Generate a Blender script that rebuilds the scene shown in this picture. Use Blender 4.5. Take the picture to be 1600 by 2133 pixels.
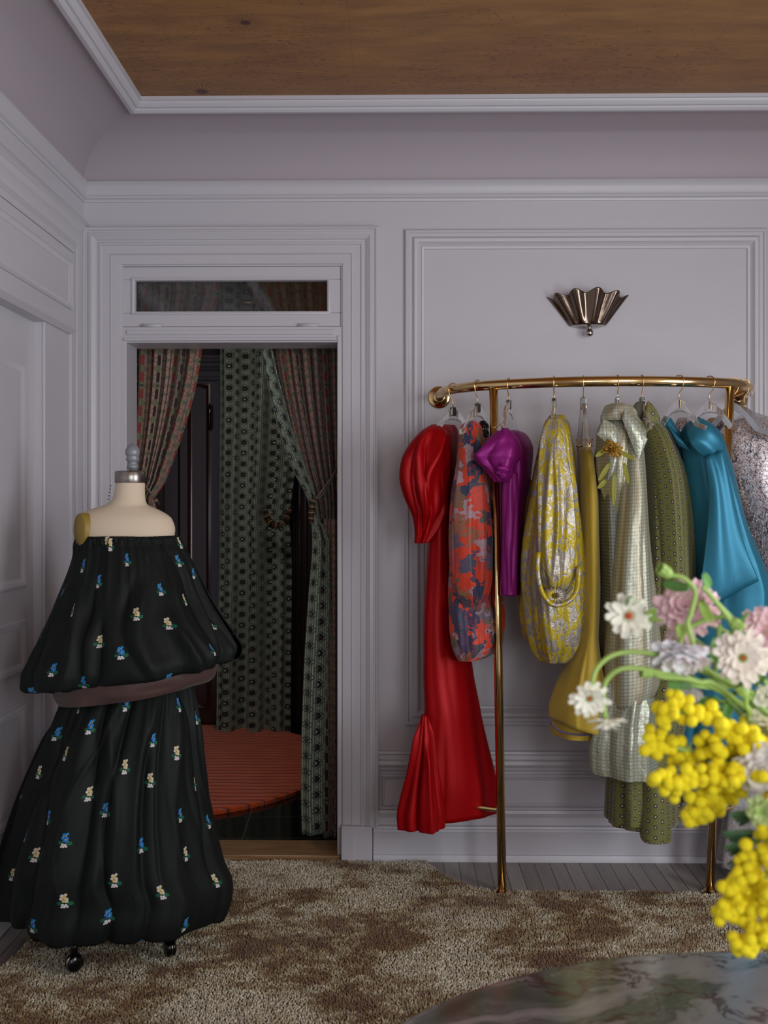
import bpy, math, random
import numpy as np
from mathutils import Vector, Matrix
random.seed(7); rng = np.random.RandomState(7)
for o in list(bpy.data.objects): bpy.data.objects.remove(o)
S = bpy.context.scene; COL = S.collection
PI = math.pi
# ------------------------------------------------------------------ camera
EYE = 1.435; F = 2150.0; YAW = math.radians(0.8)
cd = bpy.data.cameras.new('camera'); cam = bpy.data.objects.new('camera', cd); COL.objects.link(cam)
cam.location = (0, 0, EYE); cam.rotation_euler = (PI/2, 0, YAW)
cd.sensor_width = 36; cd.lens = F/2133*36; cd.shift_y = -11.5/2133
cd.dof.use_dof = True; cd.dof.focus_distance = 3.8; cd.dof.aperture_fstop = 5.6
cd.clip_start = 0.05
S.camera = cam
# ------------------------------------------------------------------ world, daylight through the two windows behind the camera
w = bpy.data.worlds.new('world'); S.world = w; w.use_nodes = True
w.node_tree.nodes['Background'].inputs[0].default_value = (0.55, 0.6, 0.7, 1)
w.node_tree.nodes['Background'].inputs[1].default_value = 0.3
def area(name, loc, rot, sx, sy, power, col):
    l = bpy.data.lights.new(name, 'AREA'); l.shape = 'RECTANGLE'; l.size = sx; l.size_y = sy
    l.energy = power; l.color = col
    o = bpy.data.objects.new(name, l); o.location = loc; o.rotation_euler = rot; COL.objects.link(o); return o
YR = -1.6
area('daylight_window', (1.75, YR+.03, 1.65), (PI/2, 0, 0), 0.75, 1.7, 28, (0.93, 0.96, 1.0))
area('daylight_window', (0.55, YR+.03, 1.65), (PI/2, 0, 0), 0.75, 1.7, 12, (0.93, 0.96, 1.0))
area('daylight_side_window', (2.57, 1.1, 1.55), (PI/2, 0, PI/2), 1.4, 1.7, 40, (0.93, 0.95, 1.0))
area('dressing_room_fill', (-0.75, 5.3, 2.86), (0, 0, 0), 0.35, 0.35, 4.5, (1.0, 0.93, 0.85))  # added fill light for the dark dressing room, no lamp is visible there
S.view_settings.view_transform = 'Standard'; S.view_settings.look = 'None'
S.view_settings.gamma = 1; S.view_settings.use_curve_mapping = False
S.view_settings.exposure = 0.64

def W(px, py, Y):
    a = (px-800)/F; b = (1055-py)/F
    c, s = math.cos(YAW), math.sin(YAW)
    dx = a*c - s; dy = a*s + c
    k = Y/dy
    return Vector((dx*k, Y, EYE + b*k))
def WX(px, Y): return W(px, 1055, Y).x
def WZ(py, Y, px=830): return W(px, py, Y).z

# ------------------------------------------------------------------ materials
def lin(c):
    c = c/255.0
    return c/12.92 if c <= .04045 else ((c+.055)/1.055)**2.4
def C(r, g, b, k=1.0): return (min(lin(r)*k, .95), min(lin(g)*k, .95), min(lin(b)*k, .95), 1)
class E:
    """small expression builder for math nodes"""
    def __init__(s, nt, v): s.nt = nt; s.v = v
    def _o(s, op, *a):
        n = s.nt.nodes.new('ShaderNodeMath'); n.operation = op
        for i, x in enumerate((s,)+a):
            x = x.v if isinstance(x, E) else x
            if isinstance(x, (int, float)): n.inputs[i].default_value = x
            else: s.nt.links.new(x, n.inputs[i])
        return E(s.nt, n.outputs[0])
    def __add__(s, o): return s._o('ADD', o)
    __radd__ = __add__
    def __sub__(s, o): return s._o('SUBTRACT', o)
    def __rsub__(s, o): return E(s.nt, o)._o('SUBTRACT', s)
    def __mul__(s, o): return s._o('MULTIPLY', o)
    __rmul__ = __mul__
    def __truediv__(s, o): return s._o('DIVIDE', o)
    def __lt__(s, o): return s._o('LESS_THAN', o)
    def __gt__(s, o): return s._o('GREATER_THAN', o)
    def floor(s): return s._o('FLOOR')
    def fract(s): return s._o('FRACT')
    def abs(s): return s._o('ABSOLUTE')
    def sqrt(s): return s._o('SQRT')
    def sin(s): return s._o('SINE')
    def pow(s, k): return s._o('POWER', k)
    def mod(s, k): return s._o('FLOORED_MODULO', k)
    def mx(s, o): return s._o('MAXIMUM', o)
    def mn(s, o): return s._o('MINIMUM', o)
    def at2(s, o): return s._o('ARCTAN2', o)
    def sm(s, a, b, lo=0., hi=1.):
        n = s.nt.nodes.new('ShaderNodeMapRange'); n.interpolation_type = 'SMOOTHSTEP'
        s.nt.links.new(s.v, n.inputs[0])
        for i, x in enumerate((a, b, lo, hi)): n.inputs[i+1].default_value = x
        return E(s.nt, n.outputs[0])
class M:
    def __init__(s, name, col=(.5,.5,.5,1), rough=.6, metal=0., **kw):
        s.m = bpy.data.materials.new(name); s.m.use_nodes = True; s.nt = s.m.node_tree
        s.b = s.nt.nodes['Principled BSDF']
        s.b.inputs['Base Color'].default_value = col; s.b.inputs['Roughness'].default_value = rough
        s.b.inputs['Metallic'].default_value = metal
        for k, v in kw.items(): s.b.inputs[k.replace('_', ' ')].default_value = v
        s._uv = s._ob = None
    def E(s, v): return E(s.nt, v)
    def uv(s):
        if not s._uv:
            n = s.nt.nodes.new('ShaderNodeUVMap'); x = s.nt.nodes.new('ShaderNodeSeparateXYZ')
            s.nt.links.new(n.outputs[0], x.inputs[0]); s._uv = (E(s.nt, x.outputs[0]), E(s.nt, x.outputs[1])); s._uvv = n.outputs[0]
        return s._uv
    def pos(s):
        if not s._ob:
            n = s.nt.nodes.new('ShaderNodeNewGeometry'); x = s.nt.nodes.new('ShaderNodeSeparateXYZ')
            s.nt.links.new(n.outputs['Position'], x.inputs[0]); s._ob = tuple(E(s.nt, x.outputs[i]) for i in range(3)); s._obv = n.outputs['Position']
        return s._ob
    def vec(s, x, y, z=0.):
        n = s.nt.nodes.new('ShaderNodeCombineXYZ')
        for i, a in enumerate((x, y, z)):
            if isinstance(a, E): s.nt.links.new(a.v, n.inputs[i])
            else: n.inputs[i].default_value = a
        return n.outputs[0]
    def noise(s, vec, scale, detail=3, rough=.5, dist=0., color=False):
        n = s.nt.nodes.new('ShaderNodeTexNoise'); s.nt.links.new(vec, n.inputs['Vector'])
        n.inputs['Scale'].default_value = scale; n.inputs['Detail'].default_value = detail
        n.inputs['Roughness'].default_value = rough; n.inputs['Distortion'].default_value = dist
        return n.outputs['Color'] if color else E(s.nt, n.outputs['Fac' if 'Fac' in n.outputs else 0])
    def voro(s, vec, scale, feature='F1', out='Distance', rand=1.):
        n = s.nt.nodes.new('ShaderNodeTexVoronoi'); n.feature = feature; s.nt.links.new(vec, n.inputs['Vector'])
        n.inputs['Scale'].default_value = scale; n.inputs['Randomness'].default_value = rand
        return n.outputs[out] if out == 'Color' else E(s.nt, n.outputs[out])
    def mix(s, f, a, b):
        n = s.nt.nodes.new('ShaderNodeMix'); n.data_type = 'RGBA'
        for i, x in ((0, f), (6, a), (7, b)):
            x = x.v if isinstance(x, E) else x
            if isinstance(x, (int, float, tuple)): n.inputs[i].default_value = x
            else: s.nt.links.new(x, n.inputs[i])
        return n.outputs[2]
    def ramp(s, f, stops):
        n = s.nt.nodes.new('ShaderNodeValToRGB'); s.nt.links.new(f.v, n.inputs[0])
        e = n.color_ramp.elements
        while len(e) < len(stops): e.new(.5)
        for i, (p, c) in enumerate(stops): e[i].position = p; e[i].color = c
        return n.outputs[0]
    def col(s, c): s.nt.links.new(c, s.b.inputs['Base Color']); return s
    def set(s, k, e): s.nt.links.new(e.v if isinstance(e, E) else e, s.b.inputs[k]); return s
    def bump(s, e, st=.3, dist=.01):
        n = s.nt.nodes.new('ShaderNodeBump'); n.inputs['Strength'].default_value = st; n.inputs['Distance'].default_value = dist
        s.nt.links.new(e.v if isinstance(e, E) else e, n.inputs['Height']); s.nt.links.new(n.outputs[0], s.b.inputs['Normal']); return s

paint = M('mauve_paint', C(200,197,203), .36)
paint.pos(); paint.bump(paint.noise(paint._obv, 9, 4), .18, .01)
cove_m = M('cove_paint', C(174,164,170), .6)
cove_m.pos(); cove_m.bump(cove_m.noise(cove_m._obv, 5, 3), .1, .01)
gapdark = M('dark_gap', C(40,34,36), .8)
# ceiling wood veneer
wood = M('birch_veneer', rough=.45)
x, y, z = wood.pos()
g = wood.noise(wood.vec(x*1.6, y*7, 0), 2.2, 6, .62, .3)
spk = wood.noise(wood.vec(x*8, y*20, 3.), 4.0, 3, .6)
patch = wood.noise(wood.vec(x, y, 9.), 2.3, 3)
c = wood.ramp(g, [(.25, C(124,82,36)), (.75, C(172,122,58))])
c = wood.mix(patch.sm(.35, .7, 0, .35), c, C(134,82,38))
c = wood.mix(spk.sm(.56, .64, 0, .6)*patch.sm(.40, .52), c, C(82,44,22))
dots = wood.voro(wood.vec(x*1., y*1.6, 2.), 34.)
c = wood.mix(dots.sm(.10, .20, .75, 0)*wood.noise(wood.vec(x, y, 5.), 5., 3).sm(.46, .56), c, C(84,44,22))
vk = wood.voro(wood.vec(x*1., y*1.5, 0), 3.2)
ring = (vk*1.0 - .055).abs().sm(.0, .016, 1, 0)
c = wood.mix(ring*.55, c, C(100,52,28))
c = wood.mix(vk.sm(.01, .03, .6, 0), c, C(100,52,28))
for (kx, ky, kr) in ((-.735, 3.845, .024), (-.49, 3.30, .017)):
    dx = x-kx; dy = (y-ky)*1.0; d = (dx*dx+dy*dy).sqrt()
    an = dy.at2(dx)
    ray = ((an*22).sin()*.5+.5).pow(3.)*d.sm(kr*1.5, kr*5, .8, 0)
    c = wood.mix(ray, c, C(92,42,26)); c = wood.mix(d.sm(kr*.7, kr*1.3, 1, 0), c, C(78,28,22))
seam = ((x/1.22+.13).fract()-.5).abs().sm(.4985, .4997)
seam = seam.mx(((y/.61+.33).fract()-.5).abs().sm(.497, .4995))
c = wood.mix(seam*.4, c, C(90,52,30)); wood.col(c); wood.bump(g, .08, .01)
# floor boards running away from camera
boards = M('painted_floorboards', rough=.38)
x, y, z = boards.pos(); bw = .0605
cell = (x/bw).floor(); fr = ((x/bw).fract()-.5).abs()
tone = (cell*12.9898).sin()*43758.5
tone = tone.fract()
c = boards.mix(tone, C(140,130,124), C(166,156,150))
gr = boards.noise(boards.vec(x*60, y*3, cell*.37), 1.5, 3)
c = boards.mix(gr.sm(.3, .8, 0, .35), c, C(104,92,84))
c = boards.mix(fr.sm(.465, .485), c, C(22,18,16)); boards.col(c)
boards.bump(fr.sm(.46, .5, 1, 0), .5, .004)
oak = M('oak_threshold', rough=.3); x, y, z = oak.pos()
oak.col(oak.ramp(oak.noise(oak.vec(x*3, y*60, z*60), 2, 5, .6), [(.3, C(120,88,58)), (.7, C(172,134,94))]))
tile = M('black_tile', rough=.1); x, y, z = tile.pos()
xx = x+(y-4.4)*.05
gl = ((xx/.61+.1).fract()-.5).abs().sm(.4955, .4985).mx(((y/.305+.38).fract()-.5).abs().sm(.493, .497))
tile.col(tile.mix(gl, C(14,14,14), C(92,92,88))); tile.b.inputs['IOR'].default_value = 1.6
# rug
rugm = M('wool_pile', rough=.85, Sheen_Weight=.4); x, y, z = rugm.pos()
n1 = rugm.noise(rugm.vec(x*1.1, y*1.4, 1.), 2.1, 5, .68, .6)
n3 = rugm.noise(rugm.vec(x*1.3, y*1.7, 5.), 6.5, 4, .7)
n2 = rugm.noise(rugm.vec(x, y, z), 120, 2, .6)
ff = (n1*.6+n3*.4).sm(.40, .575)
cc = rugm.ramp(ff, [(0., C(122,86,46)), (.3, C(158,128,84)), (.6, C(202,186,146)), (1., C(236,228,200))])
rugm.col(rugm.mix(n2.sm(.35, .62, .7, 0), cc, C(84,58,34)))
rugbase = M('rug_backing', C(84,66,46), .95)
# fabrics
def fabric(name, col=(.5,.5,.5,1), rough=.5, sheen=.3, Metallic=0, **kw): return M(name, col, rough, Metallic, Sheen_Weight=sheen, **kw)
def wrinkle(m, scale=26, st=.25, dist=.008, sv=.4):
    u, v = m.uv(); m.bump(m.noise(m.vec(u, v*sv), scale, 4, .6, .8), st, dist); return m
red = wrinkle(fabric('red_satin', C(158,0,8), .45, .0, Metallic=.25, Specular_IOR_Level=.2), 8, .02)
purple = wrinkle(fabric('magenta_satin', C(140,26,118), .45, .0, Metallic=.25, Specular_IOR_Level=.3), 8, .02)
blue = wrinkle(fabric('teal_blue_satin', C(52,128,156), .40, .0, Metallic=.35, Specular_IOR_Level=.3), 7, .02)
blue.b.inputs['Anisotropic'].default_value = .5
mustard = wrinkle(fabric('mustard_crepe', C(176,148,34), .62, .3), 30, .03)
brown = wrinkle(fabric('brown_lining', C(74,52,46), .5, .1), 18, .12)
linen = M('linen_body', C(222,204,178), .85); u_, v_ = linen.uv()
linen.bump(linen.noise(linen.vec(u_, v_), 900, 2), .12, .002)
# floral print
flo = fabric('blurred_floral_print', rough=.55); u, v = flo.uv()
vv = flo.vec(u, v*.62)
wv = flo.noise(vv, 6, 3, .5, color=True)
def warp(m, u, v, amt, sc, sv=1.):
    n = m.nt.nodes.new('ShaderNodeTexNoise'); m.nt.links.new(m.vec(u, v*sv), n.inputs['Vector']); n.inputs['Scale'].default_value = sc; n.inputs['Detail'].default_value = 3
    x = m.nt.nodes.new('ShaderNodeSeparateColor'); m.nt.links.new(n.outputs['Color'], x.inputs[0])
    return u+(E(m.nt, x.outputs[0])-.5)*amt, v+(E(m.nt, x.outputs[1])-.5)*amt
wu, wvv = warp(flo, u, v, .10, 34)
vc = flo.voro(flo.vec(wu, wvv*.62), 25, out='Color')
sx = flo.nt.nodes.new('ShaderNodeSeparateColor'); flo.nt.links.new(vc, sx.inputs[0]); h = E(flo.nt, sx.outputs[0])
c = flo.ramp(h, [(0., C(214,58,26)), (.30, C(214,58,26)), (.34, C(42,58,88)), (.52, C(42,58,88)), (.56, C(176,146,156)), (.64, C(176,146,156)), (.70, C(66,52,84)), (.82, C(66,52,84)), (.86, C(82,86,66)), (.95, C(150,96,70))])
for n in flo.nt.nodes:
    if n.type == 'VALTORGB': n.color_ramp.interpolation = 'LINEAR'
n5 = flo.noise(flo.vec(wu*3, wvv*.8), 22, 4, .7)
c = flo.mix(n5.sm(.54, .66, 0, .8), c, C(212,56,26)); c = flo.mix(n5.sm(.32, .40, .8, 0), c, C(34,42,70)); flo.col(c)
wrinkle(flo, 24, .3)
# brocade
def brocade(name, usepos=False):
    bro = M(name, rough=.42)
    if usepos: x_, y_, z_ = bro.pos(); u, v = x_, z_
    else: u, v = bro.uv()
    wu, wv2 = warp(bro, u, v, .075, 22)
    nb = bro.noise(bro.vec(wu, wv2*.6), 30, 2, .45, 1.8)
    gold = nb.sm(.49, .51); line = (nb-.5).abs().sm(.004, .014, 1, 0); line2 = (nb-.58).abs().sm(.003, .009, 1, 0).mx((nb-.42).abs().sm(.003, .009, 1, 0))
    c = bro.mix(gold, C(176,170,158), C(190,168,34)); c = bro.mix(line*.8, c, C(196,190,190)); c = bro.mix(line2*.75, c, C(112,98,84)); bro.col(c)
    bro.set('Metallic', gold*-.4+.6); bro.bump(nb*1.0+bro.noise(bro.vec(u, v*.4), 34, 4, .6, .6)*1.6, .6, .006); return bro
bro = brocade('gold_silver_brocade'); bro2 = brocade('gold_silver_brocade_cuff', True)
# sheer check
chk = M('iridescent_check_organza', rough=.3); u, v = chk.uv()
a = ((u/.012).fract()-.5).abs().sm(.26, .34); b_ = ((v/.012).fract()-.5).abs().sm(.26, .34)
c = chk.mix((a+b_)*.42, C(178,184,172), C(142,134,84)); big = ((u/.07).fract()-.5).abs().sm(.1, .4, 0, .35)
c = chk.mix(big, c, C(176,150,112)); chk.col(c); chk.b.inputs['Metallic'].default_value = .25
chk.b.inputs['Alpha'].default_value = 1
wrinkle(chk, 30, .45, .006, .35)
chk2 = M('sheer_check_skirt', rough=.25); u, v = chk2.uv()
a = ((u/.012).fract()-.5).abs().sm(.3, .38); b_ = ((v/.012).fract()-.5).abs().sm(.3, .38)
c = chk2.mix(a.mx(b_)*.6, C(176,182,172), C(140,136,84)); chk2.col(c); chk2.b.inputs['Metallic'].default_value = .3
wrinkle(chk2, 34, .6, .006, .6)
grey_sheer = M('grey_sheer_lining', rough=.4); u, v = grey_sheer.uv()
a = ((u/.012).fract()-.5).abs().sm(.3, .38); b_ = ((v/.012).fract()-.5).abs().sm(.3, .38)
grey_sheer.col(grey_sheer.mix(a.mx(b_), C(128,134,128), C(92,92,66))); wrinkle(grey_sheer, 20, .3)
# olive dotted
ol = fabric('olive_flower_print', rough=.6); u, v = ol.uv()
p = .029; cu = (u/p).floor(); vv_ = v/(p*1.25)+cu.mod(2.)*.5
fx = ((u/p).fract()-.5)*p; fy = (vv_.fract()-.5)*p*1.25
d = (fx*fx+fy*fy).sqrt(); an = fy.at2(fx); rr = d/((an*8).sin()*.16+1)
outer = rr.sm(.0066, .0074, 1, 0); inner = d.sm(.0030, .0037, 1, 0)
fx2 = ((u/p+.5).fract()-.5)*p; d2 = (fx2*fx2+fy*fy).sqrt()
c = ol.mix(outer, C(104,104,46), C(16,16,18)); c = ol.mix(inner, c, C(186,164,162)); c = ol.mix(d2.sm(.0014, .0020, .8, 0), c, C(190,160,130)); ol.col(c)
# sequins
seq = M('silver_sequins', rough=.3, metal=.45); u, v = seq.uv()
vc = seq.voro(seq.vec(u, v), 260, out='Color'); sx = seq.nt.nodes.new('ShaderNodeSeparateColor'); seq.nt.links.new(vc, sx.inputs[0])
h = E(seq.nt, sx.outputs[0]); h2 = E(seq.nt, sx.outputs[1])
seq.col(seq.ramp(h, [(0, C(92,86,90)), (.35, C(176,168,172)), (.7, C(236,232,236)), (1, C(206,166,156))]))
seq.bump(h2, 1., .006)
strand = M('silver_strand', C(196,190,196), .22, .8); dstrand = M('dark_strand', C(62,66,76), .3, .4)
tulle = M('white_glitter_tulle', C(206,202,204), .5); u, v = tulle.uv()
tv = tulle.voro(tulle.vec(u, v), 420, out='Color'); sx = tulle.nt.nodes.new('ShaderNodeSeparateColor'); tulle.nt.links.new(tv, sx.inputs[0])
tulle.col(tulle.mix(E(tulle.nt, sx.outputs[0]).sm(.6, .9), C(176,168,172), C(236,232,236))); tulle.bump(E(tulle.nt, sx.outputs[1]), .6, .004)
# black embroidered taffeta
def sprig(name):
    m = M(name, rough=.62, Specular_IOR_Level=.22); u, v = m.uv()
    K_ = 1.25; u = u/K_; v = v/K_; PU, PV = .100, .128
    col_ = (u/PU).floor(); v2 = v/PV + col_.mod(2.)*.5; row = v2.floor()
    jx = ((col_*7.13+row*3.71).sin()*.022); jy = ((col_*4.7+row*9.1).sin()*.018)
    fx = ((u/PU).fract()-.5)*PU+jx; fy = (v2.fract()-.5)*PV+jy
    isb = ((col_+row*2.)*.5).fract() > .25
    isb = ((row*1.)*.5).fract() > .25
    c = C(23,27,26)
    weave = m.noise(m.vec(u*3, v*.25), 60, 2)
    c = m.mix(weave.sm(.3, .7), C(12,16,15), C(18,23,21))
    def dot(c, dx, dy, r, colr, sxx=1.):
        ex = (fx-dx)*sxx; ey = fy-dy
        return m.mix((ex*ex+ey*ey).sqrt().sm(r*.8, r*1.05, 1, 0), c, colr)
    fcol = m.mix(isb, C(206,196,176), C(28,128,190)); fcol2 = m.mix(isb, C(196,180,120), C(40,96,176))
    c = dot(c, .011, -.006, .0052, C(26,96,66), .8); c = dot(c, -.010, -.004, .0048, C(22,84,56), .8); c = dot(c, .006, .001, .003, C(30,104,60))
    for (dx, dy, r, k) in ((-.004,.014,.0042,0),(.003,.016,.0036,0),(.000,.010,.0040,1),(-.006,.007,.0036,0),(.004,.005,.0042,0),(-.001,.001,.0044,1),(.004,-.001,.0034,0)):
        c = dot(c, dx, dy, r, fcol if k == 0 else fcol2)
    for (dx, dy, r) in ((.001,.0125,.0016),(.001,.003,.0018),(-.004,.010,.0014)): c = dot(c, dx, dy, r, C(200,160,50))
    for (dx, dy, r) in ((-.004,-.008,.0030),(.002,-.009,.0030),(-.001,-.013,.0030),(.005,-.013,.0026),(-.006,-.013,.0024)): c = dot(c, dx, dy, r, C(214,206,206))
    m.col(c); m.bump(m.noise(m.vec(u*1.5, v*.5), 12, 4, .55, .6), .3, .008)
    return m
taffeta = sprig('black_embroidered_taffeta')
# curtains
def curtA():
    m = M('pink_medallion_weave', rough=.8, Sheen_Weight=.2); u, v = m.uv()
    pu, pv = .046, .074
    ci = (u/pu).floor(); fx = ((u/pu).fract()-.5)*pu; v2 = v/pv+ci.mod(2.)*.5; fy = (v2.fract()-.5)*pv
    half = ((u/pu+.5).fract()-.5)*pu
    c = C(160,128,114)
    st = fx.abs().sm(.0058, .0066, 1, 0)
    redm = ((ci*.3333).fract()) > .5
    lad = ((v/.008).fract()) > .5
    c = m.mix(half.abs().sm(.0028, .0036, 1, 0), c, C(96,92,84))
    zz = ((v2*2).fract()-.5).abs()*.046-.0115+0.
    c = m.mix((fx.abs()-zz-.009).abs().sm(.0009, .0018, 1, 0), c, C(40,34,32))
    c = m.mix(st, c, m.mix(redm, C(28,25,26), C(150,60,46))); c = m.mix(st*(lad*.5), c, C(60,26,24))
    oc = fx.abs().mx(fy.abs()).mx((fx.abs()+fy.abs())*.72)
    c = m.mix(oc.sm(.0150, .0160, 1, 0), c, C(112,110,84)); sel = ((v2.floor()*.25+ci*.5).fract()) > .6
    c = m.mix(oc.sm(.0045, .0055, 1, 0)*sel, c, C(48,50,40))
    m.col(c); m.bump(m.noise(m.vec(u, v), 300, 2), .15, .003); return m
def curtB():
    m = M('sage_medallion_weave', rough=.8, Sheen_Weight=.2); u, v = m.uv()
    pu, pv = .052, .068
    ci = (u/pu).floor(); fx = ((u/pu).fract()-.5)*pu; v2 = v/pv+ci.mod(2.)*.5; fy = (v2.fract()-.5)*pv
    f2 = fx.abs()
    c = m.mix(((fx/.0074).fract()-.5).abs().sm(.30, .38), C(98,112,92), C(176,186,168))
    c = m.mix(((fy.abs()-.024-(fx*1.2).abs())).abs().sm(.0010, .0020, 1, 0), c, C(190,198,182))
    c = m.mix(((fy.abs()-.030+(fx*1.0).abs())).abs().sm(.0014, .0026, 1, 0), c, C(26,28,26))
    d = (fx*fx+fy*fy).sqrt(); an = fy.at2(fx); r = d/((an*8).sin()*.09+1)
    c = m.mix(r.sm(.0158, .0170, 1, 0).mx((fx.abs()-.004).abs().sm(.001,.002,1,0)*0), c, C(18,18,17))
    h = ((ci*.37+v2.floor()*.61).fract())
    hc = m.mix(h > .66, C(110,58,50), C(190,190,180)); hc = m.mix(h < .33, hc, C(34,34,30))
    c = m.mix(d.sm(.0052, .0062, 1, 0), c, hc); c = m.mix(d.sm(.0018, .0026, 1, 0), c, C(60,40,34))
    m.col(c); m.bump(m.noise(m.vec(u, v), 300, 2), .15, .003); return m
cA = curtA(); cB = curtB()
burg = M('burgundy_gloss_paint', C(50,24,26), .25, Coat_Weight=.3)
burgd = M('dark_room_wall', C(40,22,23), .6)
orange = M('orange_ribbed_rug', rough=.9, Sheen_Weight=.3); x, y, z = orange.pos()
wy = y+orange.noise(orange.vec(x*2, y, 0), 2.5, 3)*.03
rb = ((wy/.062).fract()-.5).abs()
c = orange.mix(orange.noise(orange.vec(x*2, y*12, 0), 3, 4).sm(.35, .7), C(226,92,28), C(196,70,20))
c = orange.mix(rb.sm(.44, .49), c, C(84,26,10)); orange.col(c); orange.bump(rb.sm(.3, .5, 1, 0), .8, .015)
cord_m = M('brown_cord', C(112,98,88), .6); bead_m = M('amber_horn_bead', C(92,56,34), .2); bead2 = M('dark_horn_bead', C(44,34,28), .2); beadpale = M('pale_bead_rim', C(150,122,86), .3)
brass = M('polished_brass', C(226,194,138), .12, 1.); brass.pos(); brass.bump(brass.noise(brass._obv, 30, 2), .03, .003)
hookm = M('gold_wire', C(222,180,122), .2, 1.)
bronze = M('dark_nickel', C(120,104,92), .16, 1.); bronze.pos(); bronze.bump(bronze.noise(bronze._obv, 60, 2), .05, .003)
nickel = M('nickel', C(190,182,176), .12, 1.)
acrylic = M('clear_acrylic', (.9,.92,.93,1), .04, 0., Transmission_Weight=.88, IOR=1.45)
frost = M('pale_acrylic', C(206,212,222), .15, 0., Transmission_Weight=.5, IOR=1.45)
clipm = M('pale_gold_clip', C(226,196,150), .22, 1.); chrome_dark = M('dark_steel_clamp', C(96,96,92), .2, 1.)
glass = M('glass_pane', (.8,.85,.85,1), .03, 0., Transmission_Weight=1., IOR=1.5)
steel = M('brushed_steel', C(150,144,138), .3, 1.); greyp = M('grey_enamel', C(138,142,148), .4, .2)
olivep = M('olive_gold_plate', C(150,126,52), .5); blackp = M('black_plastic', C(10,10,10), .18); 
goldthing = M('antique_gold_petals', C(168,128,44), .6); leafy = M('yellow_green_leaf', C(140,138,40), .5)
beige = M('beige_label', C(200,176,150), .6)
# marble
mar = M('green_pink_marble', rough=.12); x, y, z = mar.pos()
nn = mar.nt.nodes.new('ShaderNodeTexNoise'); mar.nt.links.new(mar.vec(x, y, 0), nn.inputs['Vector']); nn.inputs['Scale'].default_value = 2.2; nn.inputs['Detail'].default_value = 4
sx = mar.nt.nodes.new('ShaderNodeSeparateColor'); mar.nt.links.new(nn.outputs['Color'], sx.inputs[0])
mx_ = x+(E(mar.nt, sx.outputs[0])-.5)*.3; my_ = y+(E(mar.nt, sx.outputs[1])-.5)*.25
n1 = mar.noise(mar.vec(mx_*.9+my_*.5, my_*3.4-mx_*1.2, 0), 2.1, 6, .62, .2); n2 = mar.noise(mar.vec(mx_, my_*1.6, 4.), 2.6, 6, .62)
c = mar.ramp(n1, [(.30, C(50,58,46)), (.41, C(84,90,78)), (.50, C(138,134,130)), (.60, C(122,124,124)), (.74, C(96,98,98))])
c = mar.mix((n2-.5).abs().sm(.002, .014, .85, 0), c, C(74,50,42)); 
c = mar.mix((n1-.44).abs().sm(.002, .016, .55, 0), c, C(58,56,44)); mar.col(c)

# ------------------------------------------------------------------ mesh helpers
OFF = {}
def off(p): return OFF.get(p.name, Vector((0,0,0))) if p else Vector((0,0,0))
def thing(name, loc, label, cat, group=None, kind=None):
    o = bpy.data.objects.new(name, None); COL.objects.link(o); o.location = loc; o.empty_display_size = .05
    OFF[o.name] = Vector(loc); tag(o, label, cat, group, kind); return o
def tag(o, label=None, cat=None, group=None, kind=None):
    for k, v in (('label', label), ('category', cat), ('group', group), ('kind', kind)):
        if v: o[k] = v
    return o
def mk(name, V, Fc, mat, parent=None, uv=None, smooth=True, origin=None, solid=0.):
    me = bpy.data.meshes.new(name)
    V = np.asarray(V, float); o_ = off(parent) if parent else (Vector(origin) if origin is not None else Vector((0,0,0)))
    if parent is None and origin is None:
        o_ = Vector(((V[:,0].min()+V[:,0].max())/2, (V[:,1].min()+V[:,1].max())/2, V[:,2].min()))
    V2 = V - np.array(o_)
    me.from_pydata(V2.tolist(), [], [tuple(map(int, f)) for f in Fc]); 
    if uv is not None:
        uvl = me.uv_layers.new(name='UVMap'); li = np.empty(len(me.loops), int); me.loops.foreach_get('vertex_index', li)
        uvl.data.foreach_set('uv', np.asarray(uv, float)[li].ravel())
    if smooth: me.polygons.foreach_set('use_smooth', [True]*len(me.polygons))
    me.materials.append(mat.m); me.update()
    o = bpy.data.objects.new(name, me); COL.objects.link(o)
    if parent: o.parent = parent
    else: o.location = o_
    OFF[o.name] = o_
    if solid:
        sd = o.modifiers.new('cloth', 'SOLIDIFY'); sd.thickness = solid; sd.offset = 0
    return o
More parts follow.
